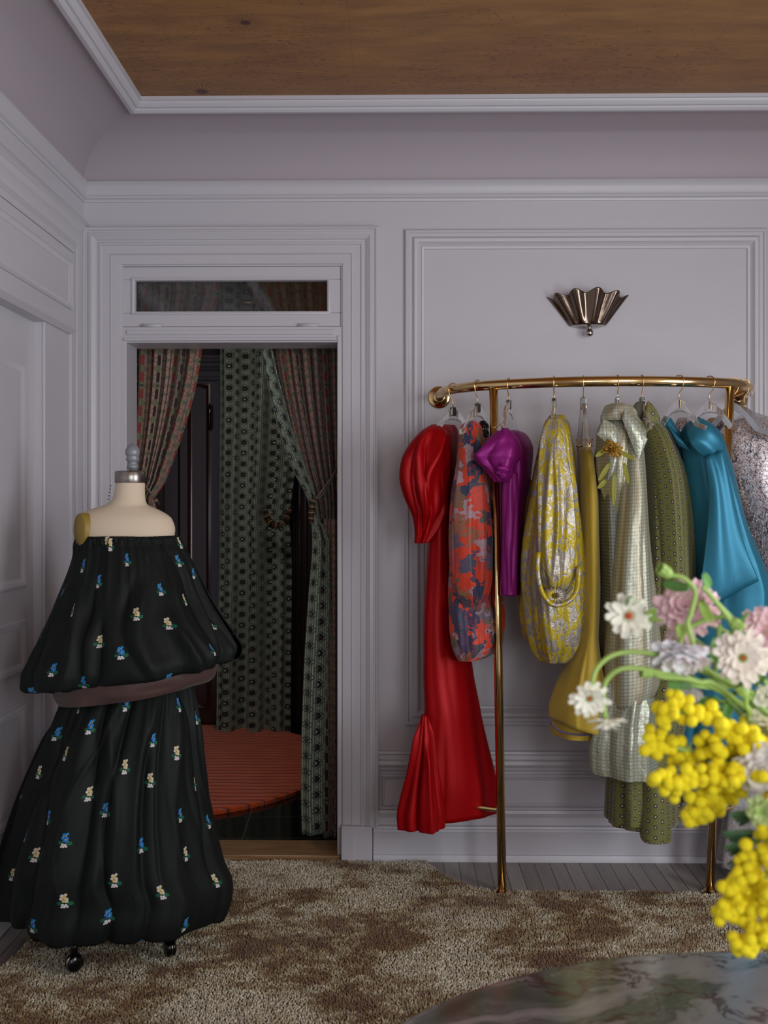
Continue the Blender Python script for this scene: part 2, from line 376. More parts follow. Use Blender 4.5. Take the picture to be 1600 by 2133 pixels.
class G:
    def __init__(s): s.v = []; s.f = []
    def add(s, V, Fc):
        n = len(s.v); s.v += [tuple(p) for p in V]; s.f += [tuple(i+n for i in f) for f in Fc]; return s
    def box(s, x0, x1, y0, y1, z0, z1):
        V = [(x,y,z) for x in (x0,x1) for y in (y0,y1) for z in (z0,z1)]
        return s.add(V, [(0,1,3,2),(4,6,7,5),(0,4,5,1),(2,3,7,6),(0,2,6,4),(1,5,7,3)])
    def obox(s, c, ax, ay, az):   # oriented box, half-axis vectors
        c = Vector(c); V = [c+i*Vector(ax)+j*Vector(ay)+k*Vector(az) for i in (-1,1) for j in (-1,1) for k in (-1,1)]
        return s.add(V, [(0,1,3,2),(4,6,7,5),(0,4,5,1),(2,3,7,6),(0,2,6,4),(1,5,7,3)])
    def tube(s, path, r, n=12, closed=False, flat=1.):
        P = [Vector(p) for p in path]; m = len(P); R = r if isinstance(r, (list, tuple)) else [r]*m
        V = []; up = None
        for i, p in enumerate(P):
            t = (P[(i+1) % m]-P[i-1]) if closed else (P[min(i+1, m-1)]-P[max(i-1, 0)])
            t.normalize()
            if up is None: up = Vector((0,0,1)) if abs(t.z) < .9 else Vector((1,0,0))
            a = t.cross(up).normalized(); b = a.cross(t).normalized(); up = b
            for k in range(n):
                th = 2*PI*k/n; V.append(p+a*math.cos(th)*R[i]*flat+b*math.sin(th)*R[i])
        Fc = []
        for i in range(m if closed else m-1):
            j = (i+1) % m
            for k in range(n): Fc.append((i*n+k, i*n+(k+1) % n, j*n+(k+1) % n, j*n+k))
        if not closed: Fc.append(tuple(range(n))[::-1]); Fc.append(tuple((m-1)*n+k for k in range(n)))
        return s.add(V, Fc)
    def lathe(s, prof, c, n=32, axis=Vector((0,0,1))):
        c = Vector(c); axis = Vector(axis).normalized()
        a = axis.orthogonal().normalized(); b = axis.cross(a)
        V = []
        for (r, h) in prof:
            for k in range(n):
                th = 2*PI*k/n; V.append(c+axis*h+(a*math.cos(th)+b*math.sin(th))*r)
        Fc = [(i*n+k, i*n+(k+1) % n, (i+1)*n+(k+1) % n, (i+1)*n+k) for i in range(len(prof)-1) for k in range(n)]
        Fc.append(tuple(range(n))[::-1]); Fc.append(tuple((len(prof)-1)*n+k for k in range(n)))
        return s.add(V, Fc)
    def sphere(s, c, r, n=12, m=8, sc=(1,1,1)):
        V = [(c[0]+r*sc[0]*math.sin(PI*i/m)*math.cos(2*PI*k/n), c[1]+r*sc[1]*math.sin(PI*i/m)*math.sin(2*PI*k/n), c[2]+r*sc[2]*math.cos(PI*i/m)) for i in range(m+1) for k in range(n)]
        return s.add(V, [(i*n+k, (i+1)*n+k, (i+1)*n+(k+1) % n, i*n+(k+1) % n) for i in range(m) for k in range(n)])
    def mk(s, name, mat, parent=None, smooth=True, bevel=0., **k):
        o = mk(name, s.v, s.f, mat, parent, smooth=smooth, **k)
        if bevel:
            b = o.modifiers.new('bevel', 'BEVEL'); b.width = bevel; b.segments = 2; b.limit_method = 'ANGLE'
        return o
def structure(o, name=None): o['kind'] = 'structure'; return o
def autosmooth(o):
    me = o.data; me.shade_smooth() if hasattr(me, 'shade_smooth') else None
    try: me.set_sharp_from_angle(angle=math.radians(35))
    except Exception: pass
    return o

def interp(keys, n):
    """keys: k x d array, returns n x d smooth interpolation (pchip-ish) over chord length of first three cols"""
    K = np.asarray(keys, float); 
    if len(K) == 2:
        t = np.linspace(0, 1, n)[:, None]; return K[0]*(1-t)+K[1]*t
    d = np.sqrt((np.diff(K[:, :3], axis=0)**2).sum(1))+1e-6; t = np.r_[0, np.cumsum(d)]; T = np.linspace(0, t[-1], n)
    dl = np.diff(K, axis=0)/d[:, None]; m = np.zeros_like(K)
    for i in range(1, len(K)-1):
        p = dl[i-1]*dl[i]; m[i] = np.where(p > 0, 2*dl[i-1]*dl[i]/(dl[i-1]+dl[i]+1e-12), 0)
    m[0] = dl[0]; m[-1] = dl[-1]
    idx = np.clip(np.searchsorted(t, T, side='right')-1, 0, len(K)-2); h = d[idx][:, None]; s = ((T-t[idx])/d[idx])[:, None]
    return (2*s**3-3*s**2+1)*K[idx]+(s**3-2*s**2+s)*h*m[idx]+(-2*s**3+3*s**2)*K[idx+1]+(s**3-s**2)*h*m[idx+1]

def loft(name, levels, mat, parent, Y, folds=(), phase=0., M_=128, N=90, cap=True, urep=None, seed=0, solid=.003, tilt=0., a0=.3, pw=1., uoff=0., origin=None, nz=0.002, ns=3., drape=(), drift=.25, hemf=0.):
    """cloth body: levels (py, xl, xr, hy[, dy[, foldscale]]) in photo rows at depth Y; folds (n, amp, ph, drift, sharp)"""
    L = []
    for l in levels:
        l = list(l)+[0., None][len(l)-4:] if len(l) < 6 else list(l)
        yc = Y+l[4]
        a, b = WX(l[1], yc), WX(l[2], yc)
        L.append([WZ(l[0], yc), (a+b)/2, (b-a)/2, l[3], yc, -1 if l[5] is None else l[5]])
    n_ = len(L)
    for i, l in enumerate(L):
        if l[5] < 0: l[5] = a0+(1-a0)*(i/(n_-1))**pw
    A = interp(L, N); r = np.random.RandomState(seed+11)
    th = np.linspace(0, 2*PI, M_, endpoint=False)
    V = np.zeros((N, M_+1, 3)); UV = np.zeros((N, M_+1, 2))
    th = np.linspace(0, 2*PI, M_+1)
    R0 = urep if urep else max(a[2]+a[3] for a in L)/2
    arc = np.r_[0, np.cumsum(np.sqrt(np.diff(A[:,0])**2+np.diff(A[:,2])**2))]
    rr = [(r.uniform(0, 6.28), r.uniform(-1, 1)) for _ in range(12)]
    DR = []
    for (K, amp, wd, ta, tb) in drape:   # soft ridges running down the front of the cloth
        for q in range(K):
            DR.append((PI+PI*((q+r.uniform(.1, .9))/K)*1.1-.05*PI, r.uniform(-drift, drift), amp*r.uniform(.5, 1.2)*(1 if r.rand() < .7 else -1), wd*r.uniform(.6, 1.3), r.uniform(*ta), r.uniform(*tb), r.uniform(-.15, .15)))
    ss = lambda x: max(0., min(1., x))**2*(3-2*max(0., min(1., x)))
    for i in range(N):
        z, cx, hx, hy, yc, fs = A[i]; t = i/(N-1)
        f = np.zeros_like(th)
        for (c0, dr, am, wd, ta, tb, b2) in DR:
            g_ = ss((t-ta)/.22)*(1-ss((t-tb)/.22))
            if g_ > 0: f += am*g_*np.exp(-(np.abs(th-(c0+dr*(t-.3)+b2*math.sin(t*6+c0)))/wd)**1.6)/max(fs, .15)
        for (n, amp, ph, dr, sh) in folds:
            w_ = n*th+ph+dr*t+.5*math.sin(ph*3+t*4)
            if sh: f += amp*((1-2*np.abs(np.sin(w_/2)))) 
            else: f += amp*np.cos(w_)
        f *= fs
        for k, (p_, q_) in enumerate(rr[:6]): f += nz*fs*np.sin(p_ + t*(5+3*k)*q_ + np.cos(th)*(k+1)*1.3)*.5
        cxn, syn = np.cos(th), np.sin(th+phase)
        V[i, :, 0] = cx+hx*cxn+f*np.cos(th); V[i, :, 1] = yc+hy*syn+f*np.sin(th)*1.
        V[i, :, 2] = z+tilt*cxn*t-hemf*f*ss((t-.75)/.2)
        UV[i, :, 0] = (th-1.5*PI)*R0+uoff; UV[i, :, 1] = -arc[i]
    W_ = M_+1
    Fc = [(i*W_+k, (i+1)*W_+k, (i+1)*W_+k+1, i*W_+k+1) for i in range(N-1) for k in range(M_)]
    V = V.reshape(-1, 3); UV = UV.reshape(-1, 2)
    if cap:
        V = np.vstack([V, V[:W_].mean(0)]); UV = np.vstack([UV, UV[:1]]); c = len(V)-1
        Fc += [(c, k, k+1) for k in range(M_)]
    return mk(name, V, Fc, mat, parent, uv=UV, solid=solid, origin=origin)

def sheet(name, levels, mat, parent, Y, nf, amp, width, N=110, M_=260, seed=0, vary=.35, solid=.003, ph=0., hemw=0.):
    L = []
    for l in levels:
        yc = Y+(l[3] if len(l) > 3 else 0); a = W(l[1], l[0], yc); b = WX(l[2], yc)
        L.append([a.z, a.x, b, yc, l[4] if len(l) > 4 else 1.])
    A = interp(L, N); r = np.random.RandomState(seed+3); u = np.linspace(0, 1, M_)
    V = np.zeros((N, M_, 3)); UV = np.zeros((N, M_, 2)); arc = np.r_[0, np.cumsum(np.abs(np.diff(A[:,0])))]
    p1, p2, p3 = r.uniform(0, 6.28, 3)
    for i in range(N):
        z, xl, xr, yc, fs = A[i]; t = i/(N-1)
        w_ = 2*PI*nf*(u+.02*np.sin(u*9+p1)+.025*np.sin(t*3+p2)*np.sin(PI*u))+ph
        m_ = 1+vary*np.sin(u*7+p3+t*2)
        V[i, :, 0] = xl+(xr-xl)*(u+.35/nf/ (2*PI)*np.sin(2*w_)*1.0); V[i, :, 1] = yc+amp*fs*m_*np.cos(w_)+amp*.3*fs*np.sin(w_*2.3+t*5)
        V[i, :, 2] = z - (hemw*np.sin(u*5+p1) if i == N-1 else 0)
        UV[i, :, 0] = u*width; UV[i, :, 1] = -arc[i]
    Fc = [(i*M_+k, (i+1)*M_+k, (i+1)*M_+k+1, i*M_+k+1) for i in range(N-1) for k in range(M_-1)]
    return mk(name, V.reshape(-1,3), Fc, mat, parent, uv=UV.reshape(-1,2), solid=solid)

# ------------------------------------------------------------------ room shell
YW = 4.2; XL = -1.285; XR = 2.6; ZC = 2.985
px2x = lambda p: WX(p, YW)
def pz(py, px=830): return WZ(py, YW, px)
dx0, dx1 = px2x(250), px2x(712); dtop = pz(553, 480)
g = G()
g.box(XL-.1, dx0, YW, YW+.16, 0, 3.2); g.box(dx1, XR+.1, YW, YW+.16, 0, 3.2); g.box(dx0, dx1, YW, YW+.16, dtop, 3.2)
structure(g.mk('wall_back', paint, smooth=False))
g = G().box(XL-.12, XL, YR-.1, 3.05, 0, 3.2).box(XL-.12, XL, 3.70, YW, 0, 3.2).box(XL-.12, XL, 3.05, 3.70, 2.10, 3.2)
# dark side window wall behind the right edge of frame
structure(g.mk('wall_left', paint, smooth=False))
g = G().box(XR, XR+.1, YR-.1, .4, 0, 3.2).box(XR, XR+.1, 1.8, YW, 0, 3.2).box(XR, XR+.1, .4, 1.8, 0, .75).box(XR, XR+.1, .4, 1.8, 2.65, 3.2)
structure(g.mk('wall_right', paint, smooth=False))
g = G().box(XL-.1, .175, YR-.12, YR, 0, 3.2).box(.925, 1.375, YR-.12, YR, 0, 3.2).box(2.125, XR, YR-.12, YR, 0, 3.2).box(.175, .925, YR-.12, YR, 0, .8).box(1.375, 2.125, YR-.12, YR, 0, .8).box(.175, .925, YR-.12, YR, 2.7, 3.2).box(1.375, 2.125, YR-.12, YR, 2.7, 3.2)
structure(g.mk('wall_rear', paint, smooth=False))
for i, (xa, xb) in enumerate(((.175, .925), (1.375, 2.125))):
    g = G()
    g.box(xa-.06, xa+.03, YR-.02, YR+.025, .72, 2.78); g.box(xb-.03, xb+.06, YR-.02, YR+.025, .72, 2.78)
    g.box(xa, xb, YR-.02, YR+.025, .72, .83); g.box(xa, xb, YR-.02, YR+.025, 2.67, 2.78)
    structure(g.mk('window_%d' % (i+2), paint, smooth=False))
structure(G().box(XL-.12, XR+.1, YR-.1, YW+.001, -.05, 0).mk('floor', boards, smooth=False))
R_ = .258
structure(G().box(XL+R_, XR-R_, YR, YW-R_+.02, ZC, ZC+.05).mk('ceiling', wood, smooth=False))
# cove: quarter ellipse round the room
def around(prof, mat, name, ysmooth=True):
    """prof: (inset, z) swept round the room rectangle"""
    V = []; n = len(prof)
    for (d, z) in prof:
        V += [(XL+d, YR+d, z), (XR-d, YR+d, z), (XR-d, YW-d, z), (XL+d, YW-d, z)]
    Fc = [(i*4+k, i*4+(k+1) % 4, (i+1)*4+(k+1) % 4, (i+1)*4+k) for i in range(n-1) for k in range(4)]
    return structure(autosmooth(mk(name, V, Fc, mat)))
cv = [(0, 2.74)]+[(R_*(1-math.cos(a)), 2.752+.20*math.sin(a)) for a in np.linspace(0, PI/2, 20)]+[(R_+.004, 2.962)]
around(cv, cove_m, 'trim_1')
around([(R_-.004, 2.975), (R_-.004, 2.943), (R_+.004, 2.936), (R_+.018, 2.936), (R_+.026, 2.943), (R_+.027, 2.950), (R_+.036, 2.951), (R_+.046, 2.960), (R_+.049, 2.970), (R_+.056, 2.971), (R_+.056, 2.99)], paint, 'trim_2')
around([(0, 2.76), (.020, 2.758), (.024, 2.748), (.018, 2.742), (.020, 2.728), (.014, 2.716), (.014, 2.702), (.018, 2.698), (.018, 2.690), (.008, 2.684), (.006, 2.676), (0, 2.675)], paint, 'trim_3')
def frame(name, x0, z0, x1, z1, prof, mp=None, openb=False, mat=paint, parent=None, y=YW):
    """mitred moulding round a rectangle; prof (inset, out)"""
    mp = mp or (lambda a, z, o: (a, y-o, z))
    V = []; n = len(prof); k4 = 4
    for (i, o) in prof:
        zb = z0 if openb else z0+i
        V += [mp(x0+i, zb, o), mp(x0+i, z1-i, o), mp(x1-i, z1-i, o), mp(x1-i, zb, o)]
    Fc = [(a*4+k, a*4+(k+1) % 4, (a+1)*4+(k+1) % 4, (a+1)*4+k) for a in range(n-1) for k in range(3 if openb else 4)]
    return autosmooth(mk(name, V, Fc, mat, parent))
casing = [(0,0),(0,.034),(.006,.038),(.012,.036),(.014,.030),(.020,.030),(.022,.034),(.034,.036),(.046,.028),(.050,.026),(.052,.020),(.060,.020),(.063,.024),(.070,.024),(.074,.018),(.105,.016),(.109,.020),(.112,.016),(.136,.014),(.146,.012),(.150,.004),(.154,.004),(.154,-.03)]
structure(frame('trim_4', px2x(178), .14, px2x(789), pz(476, 480), casing, openb=True))
# plinths under the casing
for i, (a, b) in enumerate(((178, 252), (712, 776))):
    g = G().box(px2x(a), px2x(b), YW-.045, YW, 0, .145)
    g.box(px2x(a)+.0, px2x(b)-(.07 if a > 500 else 0), YW-.052, YW, 0, .138)
    structure(g.mk('trim_%d' % (5+i), paint, smooth=False, bevel=.004))
# jambs + transom bar
g = G()
jz = pz(700, 480)
g.box(dx0, px2x(265), YW-.012, YW+.16, 0, jz); g.box(px2x(703), dx1, YW-.012, YW+.16, 0, jz)
g.box(dx0, dx1, YW-.006, YW+.16, pz(714, 480), pz(681, 480))
g.box(dx0+.03, dx1-.03, YW-.014, YW, pz(698, 480), pz(688, 480)); g.box(dx0+.02, dx1-.02, YW-.02, YW, pz(711, 480), pz(705, 480))
structure(g.mk('trim_7', paint, smooth=False, bevel=.003))
# transom window
win = mk('window_1', *(lambda g: (g.v, g.f))(G().box(dx0+.004, dx1-.004, YW, YW+.035, pz(680, 480), pz(652, 480)).box(dx0+.004, dx1-.004, YW, YW+.035, pz(582, 480), dtop-.004).box(dx0+.004, px2x(279), YW, YW+.035, pz(652, 480), pz(582, 480)).box(px2x(685), dx1-.004, YW, YW+.035, pz(652, 480), pz(582, 480))), paint, smooth=False)
structure(win)
b = win.modifiers.new('bevel', 'BEVEL'); b.width = .004; b.segments = 2
o = frame('glazing_bead', px2x(275), pz(655, 480), px2x(688), pz(578, 480), [(0,0),(0,.006),(.006,.008),(.012,.004),(.014,-.02)], parent=win)
G().box(px2x(278), px2x(686), YW+.016, YW+.020, pz(653, 480), pz(581, 480)).mk('glass', glass, win, smooth=False)
for a in (296, 622):
    g = G().tube([(px2x(a), YW-.006, pz(678, 480)), (px2x(a+42), YW-.006, pz(678, 480))], .0065)
    g.mk('hinge', paint, win)
structure(G().box(dx0+.01, dx1, YW-.03, YW+.17, 0, .022).mk('trim_8', oak, smooth=False, bevel=.004))
# big wall panel and dado
pm = [(0,0),(0,.010),(.006,.016),(.014,.016),(.018,.010),(.030,.010),(.034,.015),(.040,.020),(.052,.018),(.060,.008),(.066,.004),(.070,.008),(.078,.006),(.082,-.0)]
structure(frame('trim_9', px2x(843), pz(1510), px2x(1597), pz(479), pm))
structure(frame('trim_10', px2x(1650), pz(1510), XR-.15, pz(479), pm))
def run(name, x0, x1, prof, mp=None, mat=paint, y=YW):
    mp = mp or (lambda a, z, o: (a, y-o, z))
    V = []
    for (z, o) in prof: V += [mp(x0, z, o), mp(x1, z, o)]
    n = len(prof); Fc = [(2*i, 2*i+1, 2*i+3, 2*i+2) for i in range(n-1)]
    Fc += [tuple(2*i for i in range(n))[::-1], tuple(2*i+1 for i in range(n))]
    return structure(autosmooth(mk(name, V, Fc, mat)))
xd = px2x(778)
z_ = lambda p: pz(p)
run('trim_11', xd, XR, [(z_(1562),0),(z_(1564),.012),(z_(1569),.014),(z_(1572),.008),(z_(1580),.010),(z_(1583),.020),(z_(1590),.024),(z_(1594),.018),(z_(1598),.012),(z_(1602),.012),(z_(1604),.004),(z_(1606),0)])
structure(frame('trim_12', px2x(790), z_(1684), XR-.1, z_(1612), [(0,0),(0,.012),(.008,.012),(.012,.002),(.016,.006),(.022,.003),(.024,0)]))
run('baseboard_back', xd, XR, [(z_(1684),0),(z_(1685),.016),(z_(1691),.020),(z_(1695),.014),(z_(1699),.012),(z_(1701),.008),(z_(1716),.008),(z_(1718),.024),(z_(1722),.026),(z_(1725),.018),(z_(1729),.022),(z_(1732),.018),(z_(1776),.018),(z_(1777),.026),(z_(1784),.030),(0,.032),(0,0)])
run('trim_13', xd, xd+.018, [(z_(1562),0),(z_(1562),.012),(z_(480),.012),(z_(480),0)])
# left wall: door surround
lp = lambda a, z, o: (XL+o, a, z)
zl = lambda py, px: (lambda Yq: EYE+(1055-py)/F*Yq)(1.285*F/(830-px))
run('trim_14', 2.0, YW, [(2.60,0),(2.60,.012),(2.592,.020),(2.578,.024),(2.572,.018),(2.560,.018),(2.548,.010),(2.535,.008),(2.534,0)], mp=lp)
run('trim_15', 2.0, 3.99, [(2.535,0),(2.535,.055),(2.520,.058),(2.508,.052),(2.500,.052),(2.486,.040),(2.460,.034),(2.452,.040),(2.444,.034),(2.440,.030),(2.418,.028),(2.418,.024),(2.415,0)], mp=lp)
run('trim_16', 2.0, 3.99, [(2.416,0),(2.416,.026),(2.13,.026),(2.128,.034),(2.118,.036),(2.10,.020),(2.10,0)], mp=lp)
structure(frame('trim_17', 2.2, 2.19, 3.95, 2.375, [(0,.026),(0,.032),(.008,.036),(.014,.032),(.024,.028),(.028,.020)], mp=lp))
lc = G()
for (ya, yb, o_) in ((3.70, 3.97, .012), (3.97, 3.985, .022), (3.985, 4.02, .016), (4.03, 4.05, .026), (4.06, 4.10, .022), (4.11, 4.125, .030), (4.13, 4.16, .020), (4.17, YW, .012)):
    lc.box(XL, XL+o_, ya, yb, 0, 2.534 if ya >= 3.97 else 2.11)
structure(lc.mk('trim_18', paint, smooth=False, bevel=.003))
XD = XL-.03
door = structure(mk('door_1', *(lambda g: (g.v, g.f))(G().box(XD-.04, XD, 3.052, 3.698, .012, 2.10)), paint, smooth=False))
dp = lambda a, z, o: (XD+o, a, z)
dpm = [(0,0),(0,.008),(.008,.012),(.016,.010),(.022,.004),(.030,.002),(.034,-.0)]
for (za, zb) in ((1.153, 1.935), (.86, 1.045), (.352, .742)):
    frame('door_panel', 3.12, za, 3.61, zb, dpm, mp=dp, parent=door)
structure(G().box(XL, XL+.018, YR, 3.04, 0, .16).mk('baseboard_left', paint, smooth=False, bevel=.004))
structure(G().box(XL, XL+.012, 2.95, 3.05, 0, 2.11).mk('trim_19', paint, smooth=False, bevel=.003))

# ------------------------------------------------------------------ dressing room beyond the doorway
BX0, BX1, BY = -2.05, .25, 6.72
YB = YW+.16
structure(G().box(BX0, BX1, YB, BY, -.05, 0).mk('floor', tile, smooth=False))
structure(G().box(BX0, BX1, YB, BY, 2.9, 2.95).mk('ceiling', burgd, smooth=False))
structure(G().box(BX0, BX1, BY, BY+.05, 0, 2.9).mk('wall_dressing_room_back', burgd, smooth=False))
structure(G().box(BX0-.05, BX0, YB, BY, 0, 2.9).mk('wall_dressing_room_left', burgd, smooth=False))
structure(G().box(BX1, BX1+.05, YB, BY, 0, 2.9).mk('wall_dressing_room_right', burgd, smooth=False))
bx = lambda p: WX(p, BY)
bz = lambda p: WZ(p, BY)
d2 = structure(mk('door_2', *(lambda g: (g.v, g.f))(G().box(bx(345), bx(468), BY-.03, BY, .02, bz(740))), burg, smooth=False))
frame('door_panel', bx(393), .12, bx(441), bz(800), [(0,0),(0,.012),(.012,.016),(.02,.008),(.03,.004)], mat=burg, parent=d2, y=BY-.03)
for p in (748, 765, 786): G().box(bx(345), bx(468), BY-.055, BY-.03, bz(p+7), bz(p)).mk('door_head_moulding', burg, d2, bevel=.004, smooth=False)
G().tube([(bx(441), BY-.05, bz(895)), (bx(441), BY-.07, bz(890)), (bx(441), BY-.07, bz(848)), (bx(441), BY-.05, bz(843))], .008).mk('door_handle', chrome_dark, d2)
g = G()
for a in (300, 372, 610, 622, 634): g.box(bx(a), bx(a+6), BY-.03, BY, .02, 2.5)
structure(g.mk('trim_20', burg, smooth=False, bevel=.004))
structure(G().box(BX0, BX1, BY-.02, BY, 0, .1).mk('baseboard_dressing_room', burg, smooth=False))
lamp = thing('added_ceiling_lamp', (-.75, 5.3, 2.9), 'added flush ceiling lamp, out of view, standing in as source of the dressing room fill', 'lamp')  # unseen lamp body, added to go with the dressing room fill light
G().lathe([(.2, 0), (.2, -.02), (.19, -.03)], (-.75, 5.3, 2.9)).mk('added_lamp_rim', steel, lamp)
# round orange rug
V = [(-1.2+.84*math.cos(t), 5.68+.98*math.sin(t)) for t in np.linspace(0, 2*PI, 96, endpoint=False)]
n = len(V); vv = [(x, y, .001) for x, y in V]+[(x, y, .018) for x, y in V]+[(-1.2+(x+1.2)*.985, 5.68+(y-5.68)*.985, .026) for x, y in V]
Fc = [(i, (i+1) % n, n+(i+1) % n, n+i) for i in range(n)]+[(n+i, n+(i+1) % n, 2*n+(i+1) % n, 2*n+i) for i in range(n)]+[tuple(range(2*n, 3*n)), tuple(range(n))[::-1]]
o = mk('round_rug', vv, Fc, orange, smooth=False); tag(o, 'round burnt orange ribbed rug on the black tiles in the doorway', 'rug')

# ------------------------------------------------------------------ curtains
rod = tag(G().tube([(BX0+.35, 4.52, 2.62), (BX1-.3, 4.52, 2.62)], .012).mk('curtain_rod', brass), 'curtain rod above the doorway behind the transom glass', 'rod')
cl = thing('curtain', (-1.1, 4.52, .03), 'patterned curtain tied back at the left side of the doorway', 'curtain', 'doorway curtains')
sheet('curtain_panel', [(505,250,452),(600,255,452),(714,258,420),(800,260,405),(900,262,377),(960,262,356),(1010,264,336),(1040,268,318),(1090,262,330),(1250,256,345),(1500,252,352),(1735,252,352)], cA, cl, 4.50, 6, .024, .44, seed=1)
cr = thing('curtain', (-.4, 4.52, .03), 'patterned curtain tied back at the right side of the doorway, showing its green lining', 'curtain', 'doorway curtains')
sheet('curtain_panel', [(505,505,712),(600,515,712),(714,545,712),(800,563,712),(900,590,712),(980,618,712),(1040,643,711),(1075,650,710),(1150,655,712),(1300,656,712),(1500,662,712),(1735,668,712)], cA, cr, 4.52, 7, .024, .50, seed=4)
ed = sheet('turned_edge', [(640,528,552),(714,540,562),(800,556,582),(900,581,610),(980,610,638),(1040,640,658),(1072,647,662),(1130,650,684),(1250,641,684),(1400,632,680),(1550,627,676),(1650,626,674),(1738,628,676)], cB, cr, 4.455, 1.2, .012, .115, seed=8, M_=90); ed['label'] = 'sage green lining turned outward'
sheet('lining', [(1080,664,708),(1300,668,710),(1500,674,710),(1660,674,710),(1745,672,710)], cA, cr, 4.475, 2.2, .012, .12, seed=9, M_=90)
cbk = thing('curtain', (-1.0, 6.45, .03), 'full length sage green medallion curtain hanging in the back of the dressing room', 'curtain')
sheet('curtain_panel', [(560,452,640),(720,455,628),(850,456,620),(975,455,613),(1050,455,604),(1085,456,600),(1120,456,604),(1200,455,606),(1350,452,605),(1500,450,604),(1534,449,604)], cB, cbk, 6.47, 3.0, .05, .56, seed=6, vary=.6, M_=200)
rod = tag(G().tube([(BX0+.3, 6.49, 2.72), (BX1-.1, 6.49, 2.72)], .012).mk('curtain_rod', brass), 'curtain rod at the back of the dressing room', 'rod')
def beads(path, parent, r0, r1, n):
    P = interp([list(p) for p in path], n)
    for i, p in enumerate(P):
        t = i/(n-1); r = r0+(r1-r0)*math.sin(PI*t)
        d = Vector(P[min(i+1, n-1)]-P[max(i-1, 0)]).normalized()
        G().lathe([(r*.5, -.004), (r*.95, -.003), (r, 0), (r*.95, .003), (r*.5, .004)], p, 16, d).mk('bead', (bead_m, beadpale, bead2)[i % 3], parent)
tb = thing('curtain_tieback', W(578, 1095, 6.38), 'horn bead tieback looped round the green curtain in the dressing room', 'tieback')
q = [W(552, 1058, 6.40), W(556, 1078, 6.37), W(566, 1092, 6.35), W(580, 1096, 6.34), W(594, 1086, 6.35), W(602, 1070, 6.37), W(606, 1056, 6.40)]
G().tube(q, .004).mk('cord', cord_m, tb); beads(q, tb, .012, .026, 22)
tb = thing('curtain_tieback', W(652, 1060, 4.42), 'cord and horn bead tieback gathering the right doorway curtain', 'tieback')
G().tube([W(703, 972, 4.43), W(690, 996, 4.41), W(668, 1026, 4.40), W(655, 1042, 4.40)], .0045).mk('cord', cord_m, tb)
G().tube([W(703, 980, 4.44), W(692, 1000, 4.42), W(670, 1032, 4.41), W(655, 1044, 4.40)], .0035).mk('cord', cord_m, tb)
beads([W(655, 1040, 4.40), W(651, 1052, 4.40), W(649, 1070, 4.40), W(648, 1088, 4.40)], tb, .011, .015, 13)
tb = thing('curtain_tieback', W(320, 1030, 4.42), 'brown cord tieback on the left doorway curtain, just behind the dress form neck', 'tieback')
G().tube([W(262, 968, 4.43), W(285, 990, 4.42), W(305, 1015, 4.41), W(326, 1042, 4.42), W(332, 1050, 4.43)], .005).mk('cord', cord_m, tb)
beads([W(322, 1038, 4.41), W(329, 1048, 4.41)], tb, .008, .009, 3)

# ------------------------------------------------------------------ shag rug
rug = thing('area_rug', (0.2, 3.0, 0), 'large mottled beige and brown shag rug covering the floor', 'rug')
def rug_inside(x, y):
    yb = np.where(x < WX(890, 4.1), 4.145, 3.835)
    t = np.clip((x-WX(890, 4.1))/(.36-WX(890, 4.1)), 0, 1); yb = np.where((x >= WX(890,4.1)) & (x < .36), 4.12-(4.12-3.835)*(1-(1-t)**1.7), yb)
    yb = yb+.006*np.sin(x*23)+.004*np.sin(x*61)
    # clear of the post feet
    for fx in (.386, 1.158): yb = np.where(np.abs(x-fx) < .045, np.minimum(yb, 3.812), yb)
    xl = -1.225+(y-3.2)*.05+.006*np.sin(y*31)
    xl = np.where(y > 3.55, np.maximum(xl, -1.2+(y-3.55)*.5), xl)
    return (y < yb) & (x > xl) & (x < 2.2)
sp = .0068
X, Yg = np.meshgrid(np.arange(-1.28, 2.2, sp), np.arange(2.1, 4.16, sp)); X = X.ravel()+rng.uniform(-.45, .45, X.size)*sp; Yg = Yg.ravel()+rng.uniform(-.45, .45, Yg.size)*sp
k = rug_inside(X, Yg) & ((X < 1.75)); X = X[k]; Yg = Yg[k]; n = len(X)
lx = rng.normal(0, .0018, n)+.0015*np.sin(X*9+Yg*4); ly = rng.normal(0, .0018, n)+.0015*np.sin(Yg*11-X*5); hh = rng.uniform(.013, .0185, n); rr = rng.uniform(.0032, .0046, n); a0 = rng.uniform(0, 6.28, n)
P = np.zeros((n, 7, 3))
for j in range(3):
    P[:, j, 0] = X+rr*np.cos(a0+j*2.094); P[:, j, 1] = Yg+rr*np.sin(a0+j*2.094); P[:, j, 2] = .006
    P[:, 3+j, 0] = X+lx*.6+rr*.9*np.cos(a0+j*2.094); P[:, 3+j, 1] = Yg+ly*.6+rr*.9*np.sin(a0+j*2.094); P[:, 3+j, 2] = hh*.72
P[:, 6, 0] = X+lx; P[:, 6, 1] = Yg+ly; P[:, 6, 2] = hh
base = np.arange(n)[:, None]*7
quads = np.concatenate([base+np.array([[j, (j+1) % 3, 3+(j+1) % 3, 3+j]]) for j in range(3)]); tris = np.concatenate([base+np.array([[3+j, 3+(j+1) % 3, 6]]) for j in range(3)])
me = bpy.data.meshes.new('pile'); V = P.reshape(-1, 3)-np.array(OFF[rug.name])
nv = len(V); nl = quads.size+tris.size; npol = len(quads)+len(tris)
me.vertices.add(nv); me.vertices.foreach_set('co', V.astype('f').ravel()); me.loops.add(nl); me.loops.foreach_set('vertex_index', np.r_[quads.ravel(), tris.ravel()].astype('i'))
me.polygons.add(npol); me.polygons.foreach_set('loop_start', np.r_[np.arange(len(quads))*4, quads.size+np.arange(len(tris))*3].astype('i'))
